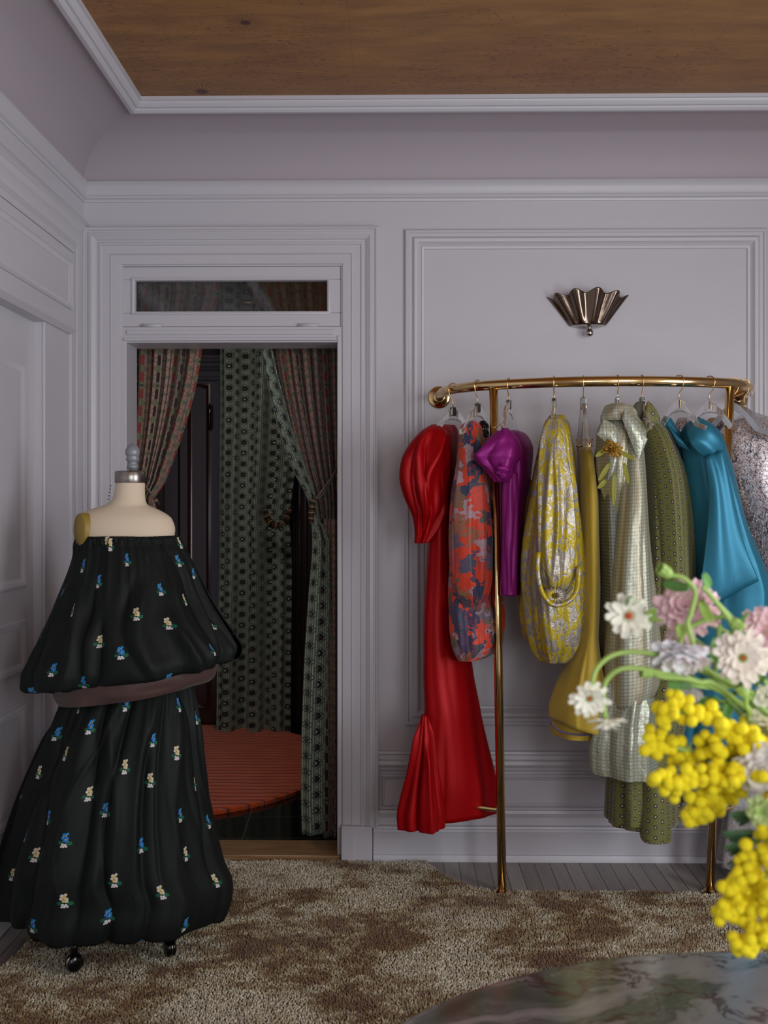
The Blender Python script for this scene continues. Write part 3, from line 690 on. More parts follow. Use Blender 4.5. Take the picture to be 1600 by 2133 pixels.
me.update(calc_edges=True); me.validate(); me.polygons.foreach_set('use_smooth', [True]*len(me.polygons)); me.materials.append(rugm.m)
o = bpy.data.objects.new('pile', me); COL.objects.link(o); o.parent = rug; o['kind'] = 'stuff'
# backing outline
xs = np.linspace(-1.19, 1.74, 120); ys = np.linspace(2.12, 4.15, 260); top = []
for x_ in xs:
    ok = ys[rug_inside(np.full_like(ys, x_), ys)]; top.append(ok.max()-.004 if len(ok) else 2.2)
V = []; 
for x_, t_ in zip(xs, top): V += [(x_, 2.12, .001), (x_, t_, .001), (x_, t_, .009), (x_, 2.12, .009)]
Fc = [(4*i+a, 4*i+4+a, 4*i+4+(a+1) % 4, 4*i+(a+1) % 4) for i in range(len(xs)-1) for a in range(4)]+[(0,1,2,3), tuple(4*(len(xs)-1)+a for a in (3,2,1,0))]
mk('rug_backing', V, Fc, rugbase, rug, smooth=False)

# ------------------------------------------------------------------ garment rail
rk = [(WX(915,YW), 4.198), (.166, 4.08), (.186, 3.95), (.245, 3.85), (.347, 3.768), (.55, 3.69), (.775, 3.66), (1.0, 3.675), (1.195, 3.735), (1.285, 3.82), (1.338, 3.95), (1.364, 4.08), (WX(1536,YW), 4.198)]
ZR = EYE+.443
def cr_spline(pts, n):
    P = [np.array(p, float) for p in pts]; P = [2*P[0]-P[1]]+P+[2*P[-1]-P[-2]]; out = []
    for i in range(1, len(P)-2):
        for t in np.linspace(0, 1, n, endpoint=False):
            a, b, c, d = P[i-1:i+3]
            out.append(.5*((2*b)+(-a+c)*t+(2*a-5*b+4*c-d)*t*t+(-a+3*b-3*c+d)*t**3))
    out.append(P[-2]); return np.array(out)
RC = cr_spline(rk, 10)
rack = thing('garment_rack', (.77, 3.9, 0), 'curved polished brass garment rail fixed to the wall with two floor posts', 'garment rack')
G().tube([(p[0], p[1], ZR) for p in RC], .0185, 20).mk('rail', brass, rack)
tops = [(.347, 3.768), (1.195, 3.735)]; bots = [(.386, 3.847), (1.158, 3.852)]
for (a, b) in zip(tops, bots):
    A_ = Vector((a[0], a[1], ZR-.012)); B_ = Vector((b[0], b[1], .012)); 
    po = G().tube([A_, A_.lerp(B_, .5), B_], .0165, 20).mk('post', brass, rack)
    mid = A_.lerp(B_, .075); G().tube([mid, mid.lerp(B_, .002)], .0172, 20).mk('joint_ring', brass, rack)
    G().lathe([(.031, 0), (.032, .003), (.031, .006), (.022, .008), (.020, .014), (.0175, .016)], (b[0], b[1], .0)).mk('floor_flange', brass, rack)
for p in (rk[0], rk[-1]):
    G().lathe([(.046, 0), (.046, .005), (.040, .008), (.028, .008), (.024, .016), (.0195, .018)], (p[0], YW, ZR), 28, (0,-1,0)).mk('wall_flange', brass, rack)
# low side rails
for (b, xw, s) in ((bots[0], rk[0][0], -1), (bots[1], rk[-1][0], 1)):
    pth = cr_spline([(b[0], b[1]), (b[0]+s*.10, b[1]+.045), (xw+(-s)*.03, b[1]+.13), (xw, b[1]+.22), (xw, YW-.03)], 6)
    G().tube([(p[0], p[1], .305) for p in pth], .010, 14).mk('low_rail', brass, rack)
    G().lathe([(.028, 0), (.028, .005), (.014, .012)], (xw, YW-.031, .305), 24, (0,-1,0)).mk('low_rail_flange', brass, rack)
def railpt(px):
    best = None
    for i in range(len(RC)-1):
        for t in (0, .25, .5, .75):
            p = RC[i]*(1-t)+RC[i+1]*t; pt = 800+F*_proj(p[0], p[1])
            if best is None or abs(pt-px) < best[0]:
                if i > 18 or px < 1300: best = (abs(pt-px), p, RC[i+1]-RC[i])
    p, d = best[1], Vector((best[2][0], best[2][1], 0)).normalized(); n = Vector((d.y, -d.x, 0))
    if n.y > 0: n = -n
    return Vector((p[0], p[1], ZR)), d, n
def _proj(x, y):
    c, s = math.cos(YAW), math.sin(YAW); return (x*c+y*s)/(-x*s+y*c)

def hanger(px, label, drop, half=.115, fall=.085, mat=acrylic, yawx=0., clip=True, flip=1, wire=hookm, rot=0.):
    """gold hook over the rail, acrylic wishbone below; returns frame"""
    P, d, n = railpt(px)
    if rot: n = Matrix.Rotation(rot, 3, 'Z') @ n; d = Matrix.Rotation(rot, 3, 'Z') @ d
    t = thing('clothes_hanger', P, label, 'hanger', 'clear hangers on the brass rail')
    R = .0215; pts = []
    for a in np.linspace(math.radians(-150)*1, math.radians(60), 16):
        pts.append(P+n*(math.sin(a+.5)*R*1.02)+Vector((0,0,math.cos(a+.5)*R*1.05)))
    end = pts[-1]; zc = P.z-drop
    pts += [P+n*.014+Vector((0,0,-.026)), P+n*.002+Vector((0,0,-.040)), P+Vector((0,0,-.050)), P+Vector((0,0,-drop-.01))]
    G().tube(pts, .0019, 8).mk('hook', wire, t)
    prof = [(0,0,0)]
    outer = []; inner = []
    for s in np.linspace(-1, 1, 41):
        q = s*half; a = abs(q)
        zz = -.088*(min(a, .085)/.085)**1.45-.40*max(0, a-.085)
        outer.append((q, zz)); k_ = .80+.18*max(0, a-.06)/.06; inner.append((q*min(k_, .98), zz-.016-.012*(1-min(a/.05, 1))))
    th = .005; V = []; base = P+Vector((0,0,-drop))
    for (a, b) in outer: V += [base+n*a+Vector((0,0,b))+d*th, base+n*a+Vector((0,0,b))-d*th]
    for (a, b) in inner: V += [base+n*a+Vector((0,0,b))-d*th, base+n*a+Vector((0,0,b))+d*th]
    m = len(outer); Fc = []
    o2 = 2*m
    for i in range(m-1):
        a, b, c, e = 2*i, 2*i+2, 2*i+1, 2*i+3
        Fc += [(a, b, e, c), (o2+a, o2+c, o2+e, o2+b), (a, o2+c, o2+e, b), (c, e, o2+b, o2+a)]
    Fc += [(0, 1, o2, o2+1), (2*m-2, o2+2*m-1, o2+2*m-2, 2*m-1)]
    mk('hanger_body', V, Fc, mat, t)
    # lower bow of the hanger
    G().tube([base+n*(.062*s)+Vector((0,0,-.062+.022*math.cos(s*PI/2))) for s in np.linspace(-1, 1, 17)], .0028, 8).mk('hanger_bar', mat, t)
    if clip: G().obox(base+Vector((0,0,-.012)), n*.010, d*.0075, Vector((0,0,.016))).mk('neck_clamp', chrome_dark, t, smooth=False, bevel=.002)
    return t, P, d, n
hs = [(944, 'clear acrylic hanger with the red gown, leftmost on the rail', .072),
      (995, 'clear acrylic hanger holding the blurred floral dress', .068),
      (1060, 'clear acrylic hanger holding the magenta dress', .062),
      (1156, 'clear acrylic hanger above the yellow and silver brocade top', .062),
      (1288, 'clear acrylic hanger inside the pale check dress collar', .062),
      (1336, 'clear acrylic hanger inside the olive flower print dress collar', .062),
      (1414, 'clear acrylic hanger showing in the teal blue satin gown neckline', .064),
      (1478, 'clear acrylic hanger just left of the right brass post', .066)]
for (p, l, dr) in hs: hanger(p, l, dr, rot=(.0 if p < 1400 else .5), clip=p < 1400)
P_, d_, n_ = railpt(1545)
hanger(1528, 'pale acrylic hanger lying on the silver sequin dress', .068, mat=frost, clip=False, rot=.9, half=.19)
hanger(1550, 'rightmost clear acrylic hanger, behind the silver sequin dress', .078, clip=False, rot=.7)
# skirt clip hanger
P, d, n = railpt(1216)
t = thing('skirt_hanger', P, 'clear clip hanger with gold clips holding the mustard skirt', 'hanger')
R = .0215; pts = [P+n*(math.sin(a+.5)*R)+Vector((0,0,math.cos(a+.5)*R)) for a in np.linspace(math.radians(-150), math.radians(60), 16)]
pts += [P+n*.014+Vector((0,0,-.026)), P+Vector((0,0,-.046)), P+Vector((0,0,-.075))]
G().tube(pts, .0019, 8).mk('hook', hookm, t)
G().obox(P+Vector((0,0,-.078)), n*.012, d*.010, Vector((0,0,.020))).mk('neck_block', chrome_dark, t, smooth=False, bevel=.002)
for s, px_ in ((-1, 1206), (1, 1226)):
    e = W(px_, 925, P.y+s*-.12)
    a_ = P+Vector((0,0,-.07)); g = G(); ax = (e-a_); g.obox((a_+e)/2, ax/2, d*.008, Vector((0,1,0))*.006); g.mk('hanger_arm', acrylic, t, smooth=False, bevel=.002)
    c_ = e+Vector((0,0,-.004)); g = G()
    for q in (-1, 1): g.tube([c_+Vector((q*.012,-.01,.022)), c_+Vector((q*.002,-.01,-.002)), c_+Vector((q*.007,-.01,-.024))], .003, 8)
    g.tube([c_+Vector((-.012,-.01,-.004)), c_+Vector((.012,-.01,-.004))], .004, 10); g.mk('clip', clipm, t)

# ------------------------------------------------------------------ garments on the rail
def patch(name, A, B, mat, parent, Y, bulge, n=26, fold=0., nfold=3, m=26):
    A3 = cr_spline([tuple(W(p[0], p[1], Y+(p[2] if len(p) > 2 else 0))) for p in A], 10); B3 = cr_spline([tuple(W(p[0], p[1], Y+(p[2] if len(p) > 2 else 0))) for p in B], 10)
    rs = lambda P: np.array([[np.interp(x, np.linspace(0, 1, len(P)), P[:, k]) for k in range(3)] for x in np.linspace(0, 1, n)])
    A3, B3 = rs(A3), rs(B3); V = np.zeros((m, n, 3)); UV = np.zeros((m, n, 2)); q = np.linspace(0, 1, n)
    for i in range(m):
        t = i/(m-1); V[i] = A3*(1-t)+B3*t; V[i, :, 1] -= bulge*math.sin(PI*t)*np.sin(PI*q)**.5+fold*np.sin(nfold*PI*t+q*2)
        UV[i] = V[i][:, [0, 2]]
    Fc = [(i*n+k, (i+1)*n+k, (i+1)*n+k+1, i*n+k+1) for i in range(m-1) for k in range(n-1)]
    return mk(name, V.reshape(-1, 3), Fc, mat, parent, uv=UV.reshape(-1, 2), solid=.003)
# red gown
t = thing('red_gown', W(920, 1690, 3.95), 'long red satin gown with puffed sleeve and flared hem, leftmost on the rail', 'dress')
loft('bodice_and_skirt', [(886,898,948,.03),(900,886,956,.08),(950,890,956,.11),(1050,893,955,.11),(1150,888,962,.10),(1250,882,968,.09),(1400,878,985,.10),(1480,880,1000,.12),(1560,872,1014,.13),(1640,862,1028,.14),(1694,852,1030,.14)], red, t, 3.95, [(5,.002,0,1.,0)], phase=.5, seed=1, drape=[(5,.010,.35,(-.3,.2),(1.3,1.4)),(4,.016,.22,(.62,.75),(1.3,1.4))], M_=180)
loft('puff_sleeve', [(888,892,915,.02),(900,874,932,.05),(925,853,940,.07),(960,838,942,.085),(1000,838,932,.085),(1040,848,928,.075),(1066,858,922,.06),(1085,862,910,.045),(1110,864,898,.035),(1131,864,886,.025)], red, t, 3.83, [], phase=.3, seed=2, a0=.6, nz=.006, drift=1.0, N=120, M_=180, drape=[(6,.014,.20,(-.1,.35),(.6,1.0)),(5,.010,.14,(.2,.6),(.8,1.2)),(5,-.010,.10,(0,.5),(.5,1.))])
loft('side_godet', [(1490,878,890,.015),(1540,868,900,.035),(1600,858,908,.05),(1660,846,916,.06),(1705,838,921,.065),(1724,838,921,.065)], red, t, 3.80, [], seed=3, a0=.3, drape=[(4,.020,.20,(-.1,.2),(1.3,1.4)),(3,-.014,.14,(-.1,.2),(1.3,1.4))])
# floral dress
t = thing('floral_dress', W(985, 1370, 3.85), 'orange and navy blurred floral dress with balloon sleeve, between the red and magenta ones', 'dress')
loft('dress_body', [(882,985,1012,.02),(900,968,1022,.07),(950,958,1026,.11),(1050,948,1030,.12),(1150,940,1033,.12),(1230,934,1044,.12),(1290,936,1050,.12),(1335,940,1046,.11),(1352,944,1036,.10),(1372,955,1000,.06)], flo, t, 3.90, [], phase=.4, seed=4, drape=[(7,.008,.15,(-.2,.4),(.8,1.4))])
loft('balloon_sleeve', [(878,972,992,.02),(890,960,1004,.04),(950,952,1012,.06),(1050,945,1022,.07),(1130,941,1027,.075),(1190,944,1026,.075),(1230,952,1020,.065),(1252,962,1010,.045),(1266,972,996,.02)], flo, t, 3.78, [], phase=.2, seed=5, a0=.5, urep=.06, drape=[(6,.010,.16,(-.2,.3),(.8,1.4)),(4,-.008,.10,(.2,.6),(.9,1.2))])
loft('dress_front', [(1240,948,1012,.03),(1280,938,1026,.05),(1330,942,1028,.05),(1355,950,1018,.045),(1374,958,990,.03)], flo, t, 3.80, [(23,.0015,0,0,1)], seed=6, a0=.6, urep=.07, uoff=.3, drape=[(5,.008,.16,(-.2,.3),(.8,1.4))])
loft('dark_neckline', [(878,1000,1012,.02),(886,998,1018,.03),(910,1000,1019,.03)], blackp, t, 3.80, [], seed=7)
# magenta dress
t = thing('magenta_dress', W(1065, 1240, 3.75), 'short magenta satin dress with knotted puff sleeve in front of the left brass post', 'dress')
loft('dress_body', [(898,1058,1082,.03),(906,1046,1098,.07),(936,1040,1112,.10),(990,1043,1107,.11),(1050,1044,1096,.10),(1150,1044,1090,.09),(1238,1043,1084,.08)], purple, t, 3.80, [], phase=.3, seed=8, drape=[(3,.008,.3,(-.2,.2),(1.3,1.4))])
loft('front_panel', [(985,1050,1078,.012),(1030,1048,1079,.014),(1140,1046,1076,.015),(1240,1050,1073,.015)], purple, t, 3.675, [(4,.002,0,0,0)], seed=9)
loft('puff_sleeve', [(893,1040,1056,.015),(905,1028,1070,.035),(920,1012,1080,.05),(937,996,1084,.055),(950,984,1084,.055),(960,990,1078,.05),(976,1010,1070,.045),(992,1028,1064,.035),(1004,1038,1058,.02)], purple, t, 3.66, [], seed=10, a0=.4, nz=.004, drift=.9, M_=180, drape=[(4,.012,.22,(.1,.4),(.8,1.2)),(6,.008,.10,(.5,.7),(1.2,1.3)),(3,-.010,.12,(.4,.6),(1.2,1.3))])
g = G()
for k in range(7):
    a = k*.5; c_ = W(1046+4*math.sin(a*3), 975+3*k, 3.585+.004*k)
    g.sphere(c_, .013-.0008*k, 12, 8, (1.5, .6, .7))
g.mk('sleeve_knot', purple, t)
# brocade
t = thing('brocade_top', W(1150, 1375, 3.66), 'yellow and silver brocade balloon sleeve top in the middle of the rail', 'top')
loft('top_body', [(866,1146,1168,.02),(880,1136,1176,.05),(920,1126,1186,.10),(1000,1110,1196,.13),(1100,1098,1204,.15),(1200,1090,1210,.15),(1280,1096,1211,.14),(1335,1106,1206,.12),(1360,1116,1194,.09),(1376,1130,1176,.07)], bro, t, 3.68, [(17,.001,1,1.5,1)], seed=11, a0=.6, M_=180, drape=[(6,.012,.16,(-.2,.3),(.9,1.4)),(6,-.008,.08,(-.2,.5),(.5,1.4)),(12,.004,.05,(.85,.9),(1.3,1.4))])
loft('back_sleeve', [(1000,1100,1125,.03),(1100,1090,1130,.05),(1200,1083,1130,.07),(1270,1081,1130,.07),(1320,1090,1128,.06),(1342,1102,1122,.03)], bro, t, 3.80, [], seed=12, a0=.6, uoff=.2, urep=.06, drape=[(4,.008,.2,(-.2,.3),(.9,1.4))])
loft('balloon_sleeve', [(872,1146,1168,.015),(900,1136,1180,.035),(960,1128,1188,.05),(1040,1122,1194,.06),(1130,1117,1199,.065),(1190,1120,1198,.065),(1222,1132,1186,.05),(1240,1146,1170,.02)], bro, t, 3.545, [], seed=13, a0=.5, urep=.07, M_=180, drape=[(5,.014,.16,(-.2,.25),(1.,1.4)),(4,-.012,.09,(.0,.5),(1.0,1.4)),(9,.004,.06,(.7,.8),(1.3,1.4))])
ring = [W(1122, 1150, 3.485), W(1120, 1190, 3.475), W(1128, 1230, 3.465), W(1145, 1256, 3.46), W(1165, 1260, 3.46), W(1188, 1250, 3.465), W(1202, 1225, 3.48), W(1206, 1180, 3.50)]
G().tube(cr_spline([tuple(p) for p in ring], 6), .0085, 12, flat=1.3).mk('gathered_cuff', bro2, t)
g = G()
for k in range(16):
    a = 2*PI*k/16; c0 = W(1156, 1241, 3.452); g.tube([c0+Vector((.012*math.cos(a), -.002, .010*math.sin(a))), c0+Vector((.036*math.cos(a), .012, .026*math.sin(a)))], [.003, .008], 8)
g.mk('cuff_ruffle', bro2, t)
# mustard skirt
t = thing('mustard_skirt', W(1205, 1500, 3.62), 'long mustard yellow skirt flaring at the hem, hung from gold clips', 'skirt')
loft('skirt_body', [(934,1206,1226,.05),(945,1206,1230,.09),(1050,1207,1241,.10),(1200,1209,1243,.10),(1310,1208,1240,.10),(1345,1200,1244,.11),(1400,1178,1254,.13),(1450,1160,1262,.14),(1490,1150,1270,.14),(1508,1150,1272,.14)], mustard, t, 3.70, [], seed=14, a0=.3, tilt=-.03, M_=180, drape=[(2,.005,.2,(-.2,.0),(1.3,1.4)),(3,.022,.20,(.66,.74),(1.3,1.4)),(2,-.02,.12,(.66,.74),(1.3,1.4))])
lw = loft('printed_lining', [(1468,1160,1262,.10),(1510,1150,1262,.11),(1528,1156,1262,.11)], mustard, t, 3.72, [(6,.006,0,.5,0)], seed=15)
tr = G(); tr.tube(cr_spline([tuple(W(a, b, 3.585)) for a, b in ((1148,1497),(1152,1512),(1170,1524),(1200,1530),(1230,1531))], 6), .0035, 8); tr.mk('printed_hem', flo, t)
# pale check dress
t = thing('check_dress', W(1300, 1600, 3.6), 'pale iridescent check organza dress with gold flower corsage', 'dress')
loft('dark_side', [(905,1248,1275,.05),(960,1240,1290,.09),(1050,1243,1300,.11),(1200,1250,1300,.12),(1400,1256,1300,.12),(1470,1262,1310,.12)], grey_sheer, t, 3.70, [], seed=16, urep=.08, drape=[(5,.012,.2,(-.2,.3),(1.2,1.4))])
loft('cape_sleeve', [(892,1292,1326,.04),(930,1290,1338,.08),(1000,1288,1344,.10),(1100,1280,1350,.12),(1200,1271,1360,.12),(1300,1264,1371,.12),(1380,1260,1376,.12),(1430,1262,1370,.12),(1455,1266,1358,.115)], chk, t, 3.62, [], seed=17, urep=.09, M_=180, tilt=.02, drape=[(3,.012,.28,(-.2,.3),(1.2,1.4)),(3,-.008,.14,(-.2,.3),(.7,1.4))])
loft('shoulder', [(862,1266,1318,.04),(880,1252,1334,.07),(905,1243,1344,.085),(940,1244,1334,.09),(1000,1250,1316,.09),(1040,1262,1312,.07),(1100,1276,1314,.05),(1160,1292,1320,.03)], chk, t, 3.64, [], seed=58, urep=.09, a0=.6, drape=[(3,.010,.16,(-.2,.3),(.9,1.4))])
patch('lapel', [(1243,905),(1262,925),(1270,960),(1266,1000)], [(1256,872),(1284,890),(1292,930),(1280,990)], chk2, t, 3.53, .012)
col = loft('collar', [(842,1272,1300,.03),(848,1262,1314,.05),(862,1254,1322,.06),(878,1254,1328,.065)], chk, t, 3.61, [], seed=18, urep=.09, a0=.6, drape=[(4,.006,.14,(-.2,.3),(.9,1.4))])
patch('collar_tip', [(1300,852),(1330,880),(1349,915)], [(1296,872),(1312,915),(1330,962)], chk2, t, 3.53, .010)
loft('sheer_skirt', [(1380,1262,1350,.10),(1440,1258,1358,.12),(1500,1238,1364,.13),(1560,1230,1368,.14),(1590,1231,1370,.14),(1604,1236,1364,.14)], chk2, t, 3.63, [], seed=19, urep=.1, M_=180, drape=[(5,.016,.2,(-.2,.3),(1.2,1.4)),(3,-.012,.12,(-.2,.5),(1.2,1.4))])
# corsage on the dress
cg = thing('flower_corsage', W(1275, 945, 3.49), 'gold fabric flower corsage with leaves pinned to the pale check dress', 'corsage')
g = G(); cc = W(1276, 935, 3.50)
def petal(g, c, ax, up, L, Wd, curl=.3, n=6, m=4):
    ax = Vector(ax).normalized(); up = Vector(up).normalized(); sd = ax.cross(up).normalized(); up = sd.cross(ax)
    V = []
    for i in range(n+1):
        s = i/n; wd = Wd*math.sin(PI*min(.12+s*.80, 1))**.7
        for j in range(-m//2, m//2+1):
            q = j/(m/2); V.append(Vector(c)+ax*(L*s)+sd*(wd*q/2)+up*(curl*L*s*s+.12*Wd*q*q))
    k = m+1
    g.add(V, [(i*k+j, (i+1)*k+j, (i+1)*k+j+1, i*k+j+1) for i in range(n) for j in range(m)])
for k in range(46):
    u = rng.uniform(-1, 1); a = rng.uniform(0, 2*PI); dv = Vector((math.cos(a)*math.sqrt(1-u*u), -abs(u)*.8, math.sin(a)*math.sqrt(1-u*u)*1.1))
    petal(g, cc+dv*.004, dv, Vector((rng.uniform(-1,1), -1, rng.uniform(-1,1))), rng.uniform(.024, .036), .016, rng.uniform(-.3,.5), 4, 2)
g.mk('petals', goldthing, cg, solid=.0008)
for (x0, y0, x1, y1) in ((1262,935,1240,952),(1290,940,1322,958),(1270,965,1246,1002),(1300,965,1308,1008),(1280,985,1277,1055),(1262,1000,1245,1018)):
    a_ = W(x0, y0, 3.50); b_ = W(x1, y1, 3.49); g = G(); petal(g, a_, b_-a_, (0,-1,.1), (b_-a_).length, .016, .1, 8, 4); g.mk('leaf', leafy, cg, solid=.0008)
# olive print dress
t = thing('olive_print_dress', W(1345, 1745, 3.75), 'olive green dress with small black flower print and high collar', 'dress')
loft('collar', [(846,1326,1352,.04),(860,1318,1364,.06),(880,1318,1372,.06),(900,1322,1384,.06)], ol, t, 3.74, [(5,.004,0,1,0)], seed=20, urep=.06)
patch('collar_flap', [(1350,834),(1364,850),(1376,872)], [(1338,870),(1334,890),(1342,906)], ol, t, 3.61, .012)
patch('inner_collar', [(1316,852),(1326,838),(1344,836)], [(1322,892),(1332,884),(1340,880)], fabric('olive_collar_inside', C(60,58,34)), t, 3.63, .004)
loft('dress_body', [(880,1325,1375,.05),(905,1330,1392,.09),(950,1338,1408,.12),(1000,1342,1422,.13),(1100,1345,1431,.14),(1200,1345,1437,.14),(1350,1320,1436,.15),(1500,1285,1424,.16),(1600,1268,1412,.16),(1705,1263,1408,.16)], ol, t, 3.74, [(5,.004,0,.6,0)], seed=21, urep=.12, M_=180, drape=[(5,.012,.16,(-.2,.1),(1.3,1.4)),(5,-.012,.09,(-.2,.3),(1.3,1.4)),(3,.012,.2,(.6,.7),(1.3,1.4))])
loft('front_fold', [(1560,1345,1390,.04),(1640,1337,1394,.05),(1738,1334,1396,.055),(1746,1336,1394,.055)], ol, t, 3.60, [(3,.004,0,.6,0)], seed=22, urep=.06)
loft('pleat', [(1590,1305,1340,.03),(1660,1303,1345,.03),(1716,1302,1346,.03)], ol, t, 3.61, [(3,.004,0,.6,0)], seed=23, urep=.06)
# teal blue gown
t = thing('blue_satin_gown', W(1460, 1690, 3.8), 'teal blue satin gown with draped shoulder, right of the olive dress', 'dress')
loft('gown_body', [(874,1444,1462,.02),(886,1430,1480,.05),(905,1422,1494,.08),(940,1414,1506,.10),(1000,1420,1522,.11),(1060,1428,1536,.12),(1120,1432,1556,.12),(1180,1436,1578,.13),(1235,1440,1592,.13),(1280,1440,1592,.13),(1330,1436,1582,.13),(1450,1420,1560,.13),(1560,1405,1530,.13),(1640,1402,1500,.12),(1664,1410,1492,.12)], blue, t, 3.72, [], phase=-.4, seed=24, a0=.6, M_=200, N=140, drape=[(4,.018,.26,(-.1,.25),(.7,1.4)),(3,-.014,.16,(.0,.3),(.6,1.4)),(5,.012,.14,(.45,.6),(1.3,1.4))])
loft('left_strap', [(866,1384,1392,.01),(885,1383,1404,.02),(915,1398,1424,.03),(960,1414,1440,.03)], blue, t, 3.78, [(3,.003,0,1,0)], seed=25)
patch('draped_cowl', [(1455,868,.04),(1478,886),(1498,912),(1508,938,.02)], [(1430,898,.03),(1440,925),(1462,948),(1494,968,.02)], blue, t, 3.60, .018, fold=.003)
patch('neck_fold', [(1384,872,.05),(1398,896,.03),(1420,915,.02)], [(1400,905,.05),(1412,925,.03),(1438,940,.02)], blue, t, 3.64, .008)
patch('side_drape', [(1506,936),(1520,1000),(1545,1120),(1580,1210)], [(1470,952),(1478,1040),(1468,1160),(1450,1280)], blue, t, 3.585, .022, fold=.006, nfold=3, m=40)
loft('back_train', [(1560,1240,1420,.05),(1590,1238,1430,.06),(1612,1252,1440,.06),(1622,1280,1440,.05)], blue, t, 3.93, [(6,.006,.3,1.6,0)], seed=27)
# sequin dress
t = thing('sequin_dress', W(1570, 1700, 3.8), 'silver sequin and feather strand dress at the right end of the rail', 'dress')
sb = loft('bodice', [(872,1500,1590,.03),(888,1492,1625,.07),(930,1496,1660,.10),(1000,1508,1668,.11),(1060,1532,1664,.11),(1120,1552,1656,.11),(1200,1572,1652,.11),(1260,1588,1660,.11),(1320,1588,1680,.12)], seq, t, 3.86, [(5,.006,0,1,0)], seed=28, N=120)
loft('tulle_skirt', [(1010,1600,1665,.05),(1100,1590,1675,.08),(1300,1582,1700,.10),(1500,1545,1720,.12),(1650,1520,1730,.14),(1796,1500,1740,.15)], tulle, t, 3.93, [(7,.010,0,1,0),(11,.006,0,1,1)], seed=29)
bv = np.array([v.co for v in sb.data.vertices])+np.array(OFF[sb.name]); bn = np.array([v.normal for v in sb.data.vertices])
idx = [i for i in range(len(bv)-1) if bv[i,1] < 3.86]; g1 = G(); g2 = G()
for q in range(620):
    i = idx[rng.randint(len(idx))]; p = Vector(bv[i]); nn_ = Vector((rng.uniform(-.3,.3), -1, rng.uniform(-.2,.3))); L = rng.uniform(.012, .034); a = rng.uniform(-1., 1.); dv = Vector((math.sin(a), 0, -math.cos(a))); sd = Vector((math.cos(a), 0, math.sin(a)))*rng.choice([-1,1])
    (g1 if rng.rand() < .7 else g2).tube([p+nn_*.001, p+dv*L*.4+nn_*.006+sd*L*.15, p+dv*L*.8+nn_*.008+sd*L*.1, p+dv*L+nn_*.004-sd*L*.2], [.0011, .0016, .0012, .0004], 5)
o = g1.mk('feather_strands', strand, t); o['kind'] = 'stuff'; o = g2.mk('feather_strands', dstrand, t); o['kind'] = 'stuff'
t2 = thing('sequin_bodice', W(1425, 900, 3.86), 'dark silver sequin garment peeking out behind the teal blue neckline', 'top')
loft('bodice', [(872,1414,1432,.01),(884,1408,1440,.03),(915,1406,1446,.04),(960,1410,1450,.04)], seq, t2, 3.93, [], seed=30)
t3 = thing('beige_camisole', W(1480, 905, 3.86), 'beige garment peeking out between the teal blue gown and the sequin dress', 'top')
loft('bodice', [(872,1478,1498,.01),(884,1468,1506,.03),(915,1464,1506,.04),(960,1470,1500,.04)], beige, t3, 3.93, [(5,.003,0,1,0)], seed=31)
t3 = thing('grey_glitter_dress', W(1590, 905, 4.0), 'grey glittery dress hanging behind the sequin dress on the rightmost hanger', 'dress')
loft('dress_body', [(862,1550,1575,.02),(880,1545,1625,.04),(920,1545,1660,.05),(1200,1600,1680,.06),(1400,1600,1700,.06)], tulle, t3, 4.07, [(5,.003,0,1,0)], seed=32)

# ------------------------------------------------------------------ dress form
YM = 3.3
cx_, cy_ = WX(228, YM), YM+.06
form = thing('dress_form', (cx_, cy_, 0), 'linen dress form with grey finial on a wheeled stand, wearing black', 'dress form')
loft('torso', [(1004,242,301,.046),(1020,240,301,.047),(1040,235,302,.050),(1052,218,308,.056),(1060,192,326,.066),(1070,168,345,.080),(1082,155,358,.092),(1100,152,364,.100),(1120,158,362,.104),(1140,176,352,.09),(1180,190,340,.09),(1300,195,335,.09),(1480,200,330,.09)], linen, form, YM+.02, [], seed=40, nz=0., phase=.0, solid=0, M_=64)
cc = W(271, 1006, YM+.02)
G().lathe([(.0475, 0), (.0485, .002), (.0485, .034), (.046, .038), (.044, .0385)], cc, 48).mk('neck_cap', steel, form)
fz = cc+Vector((.008, 0, .038))
G().lathe([(.010, 0), (.010, .006), (.018, .008), (.019, .016), (.016, .020), (.015, .030), (.020, .034), (.022, .040), (.018, .046), (.021, .050), (.0235, .058), (.022, .070), (.017, .080), (.010, .087), (.002, .090)], fz, 32).mk('finial', greyp, form)
for k in range(5): 
    c = W(234-k*1.2, 1012+7*k, YM-.0); G().sphere(c+Vector((0,-.02,0)), .0022, 8, 6).mk('cord_lace', blackp, form)
ac = W(167, 1103, YM-.048); nx = Vector((-.72, -.69, 0)).normalized(); sx_ = Vector((-nx.y, nx.x, 0))
g = G(); K = 40
for (r_, h_) in ((1., -.03), (1., 0), (.95, .004), (.02, .006)):
    g.v += [tuple(ac+nx*h_+sx_*(.040*r_*math.cos(2*PI*k/K))+Vector((0,0,.052*r_*math.sin(2*PI*k/K)))) for k in range(K)]
g.f = [(i*K+k, i*K+(k+1) % K, (i+1)*K+(k+1) % K, (i+1)*K+k) for i in range(3) for k in range(K)]
g.mk('armhole_plate', olivep, form)
G().sphere(ac+nx*.007+Vector((0,0,-.006)), .003, 8, 6).mk('plate_pin', nickel, form)
G().tube([(cx_, cy_, .12), (cx_, cy_, .95)], .016).mk('pole', blackp, form)
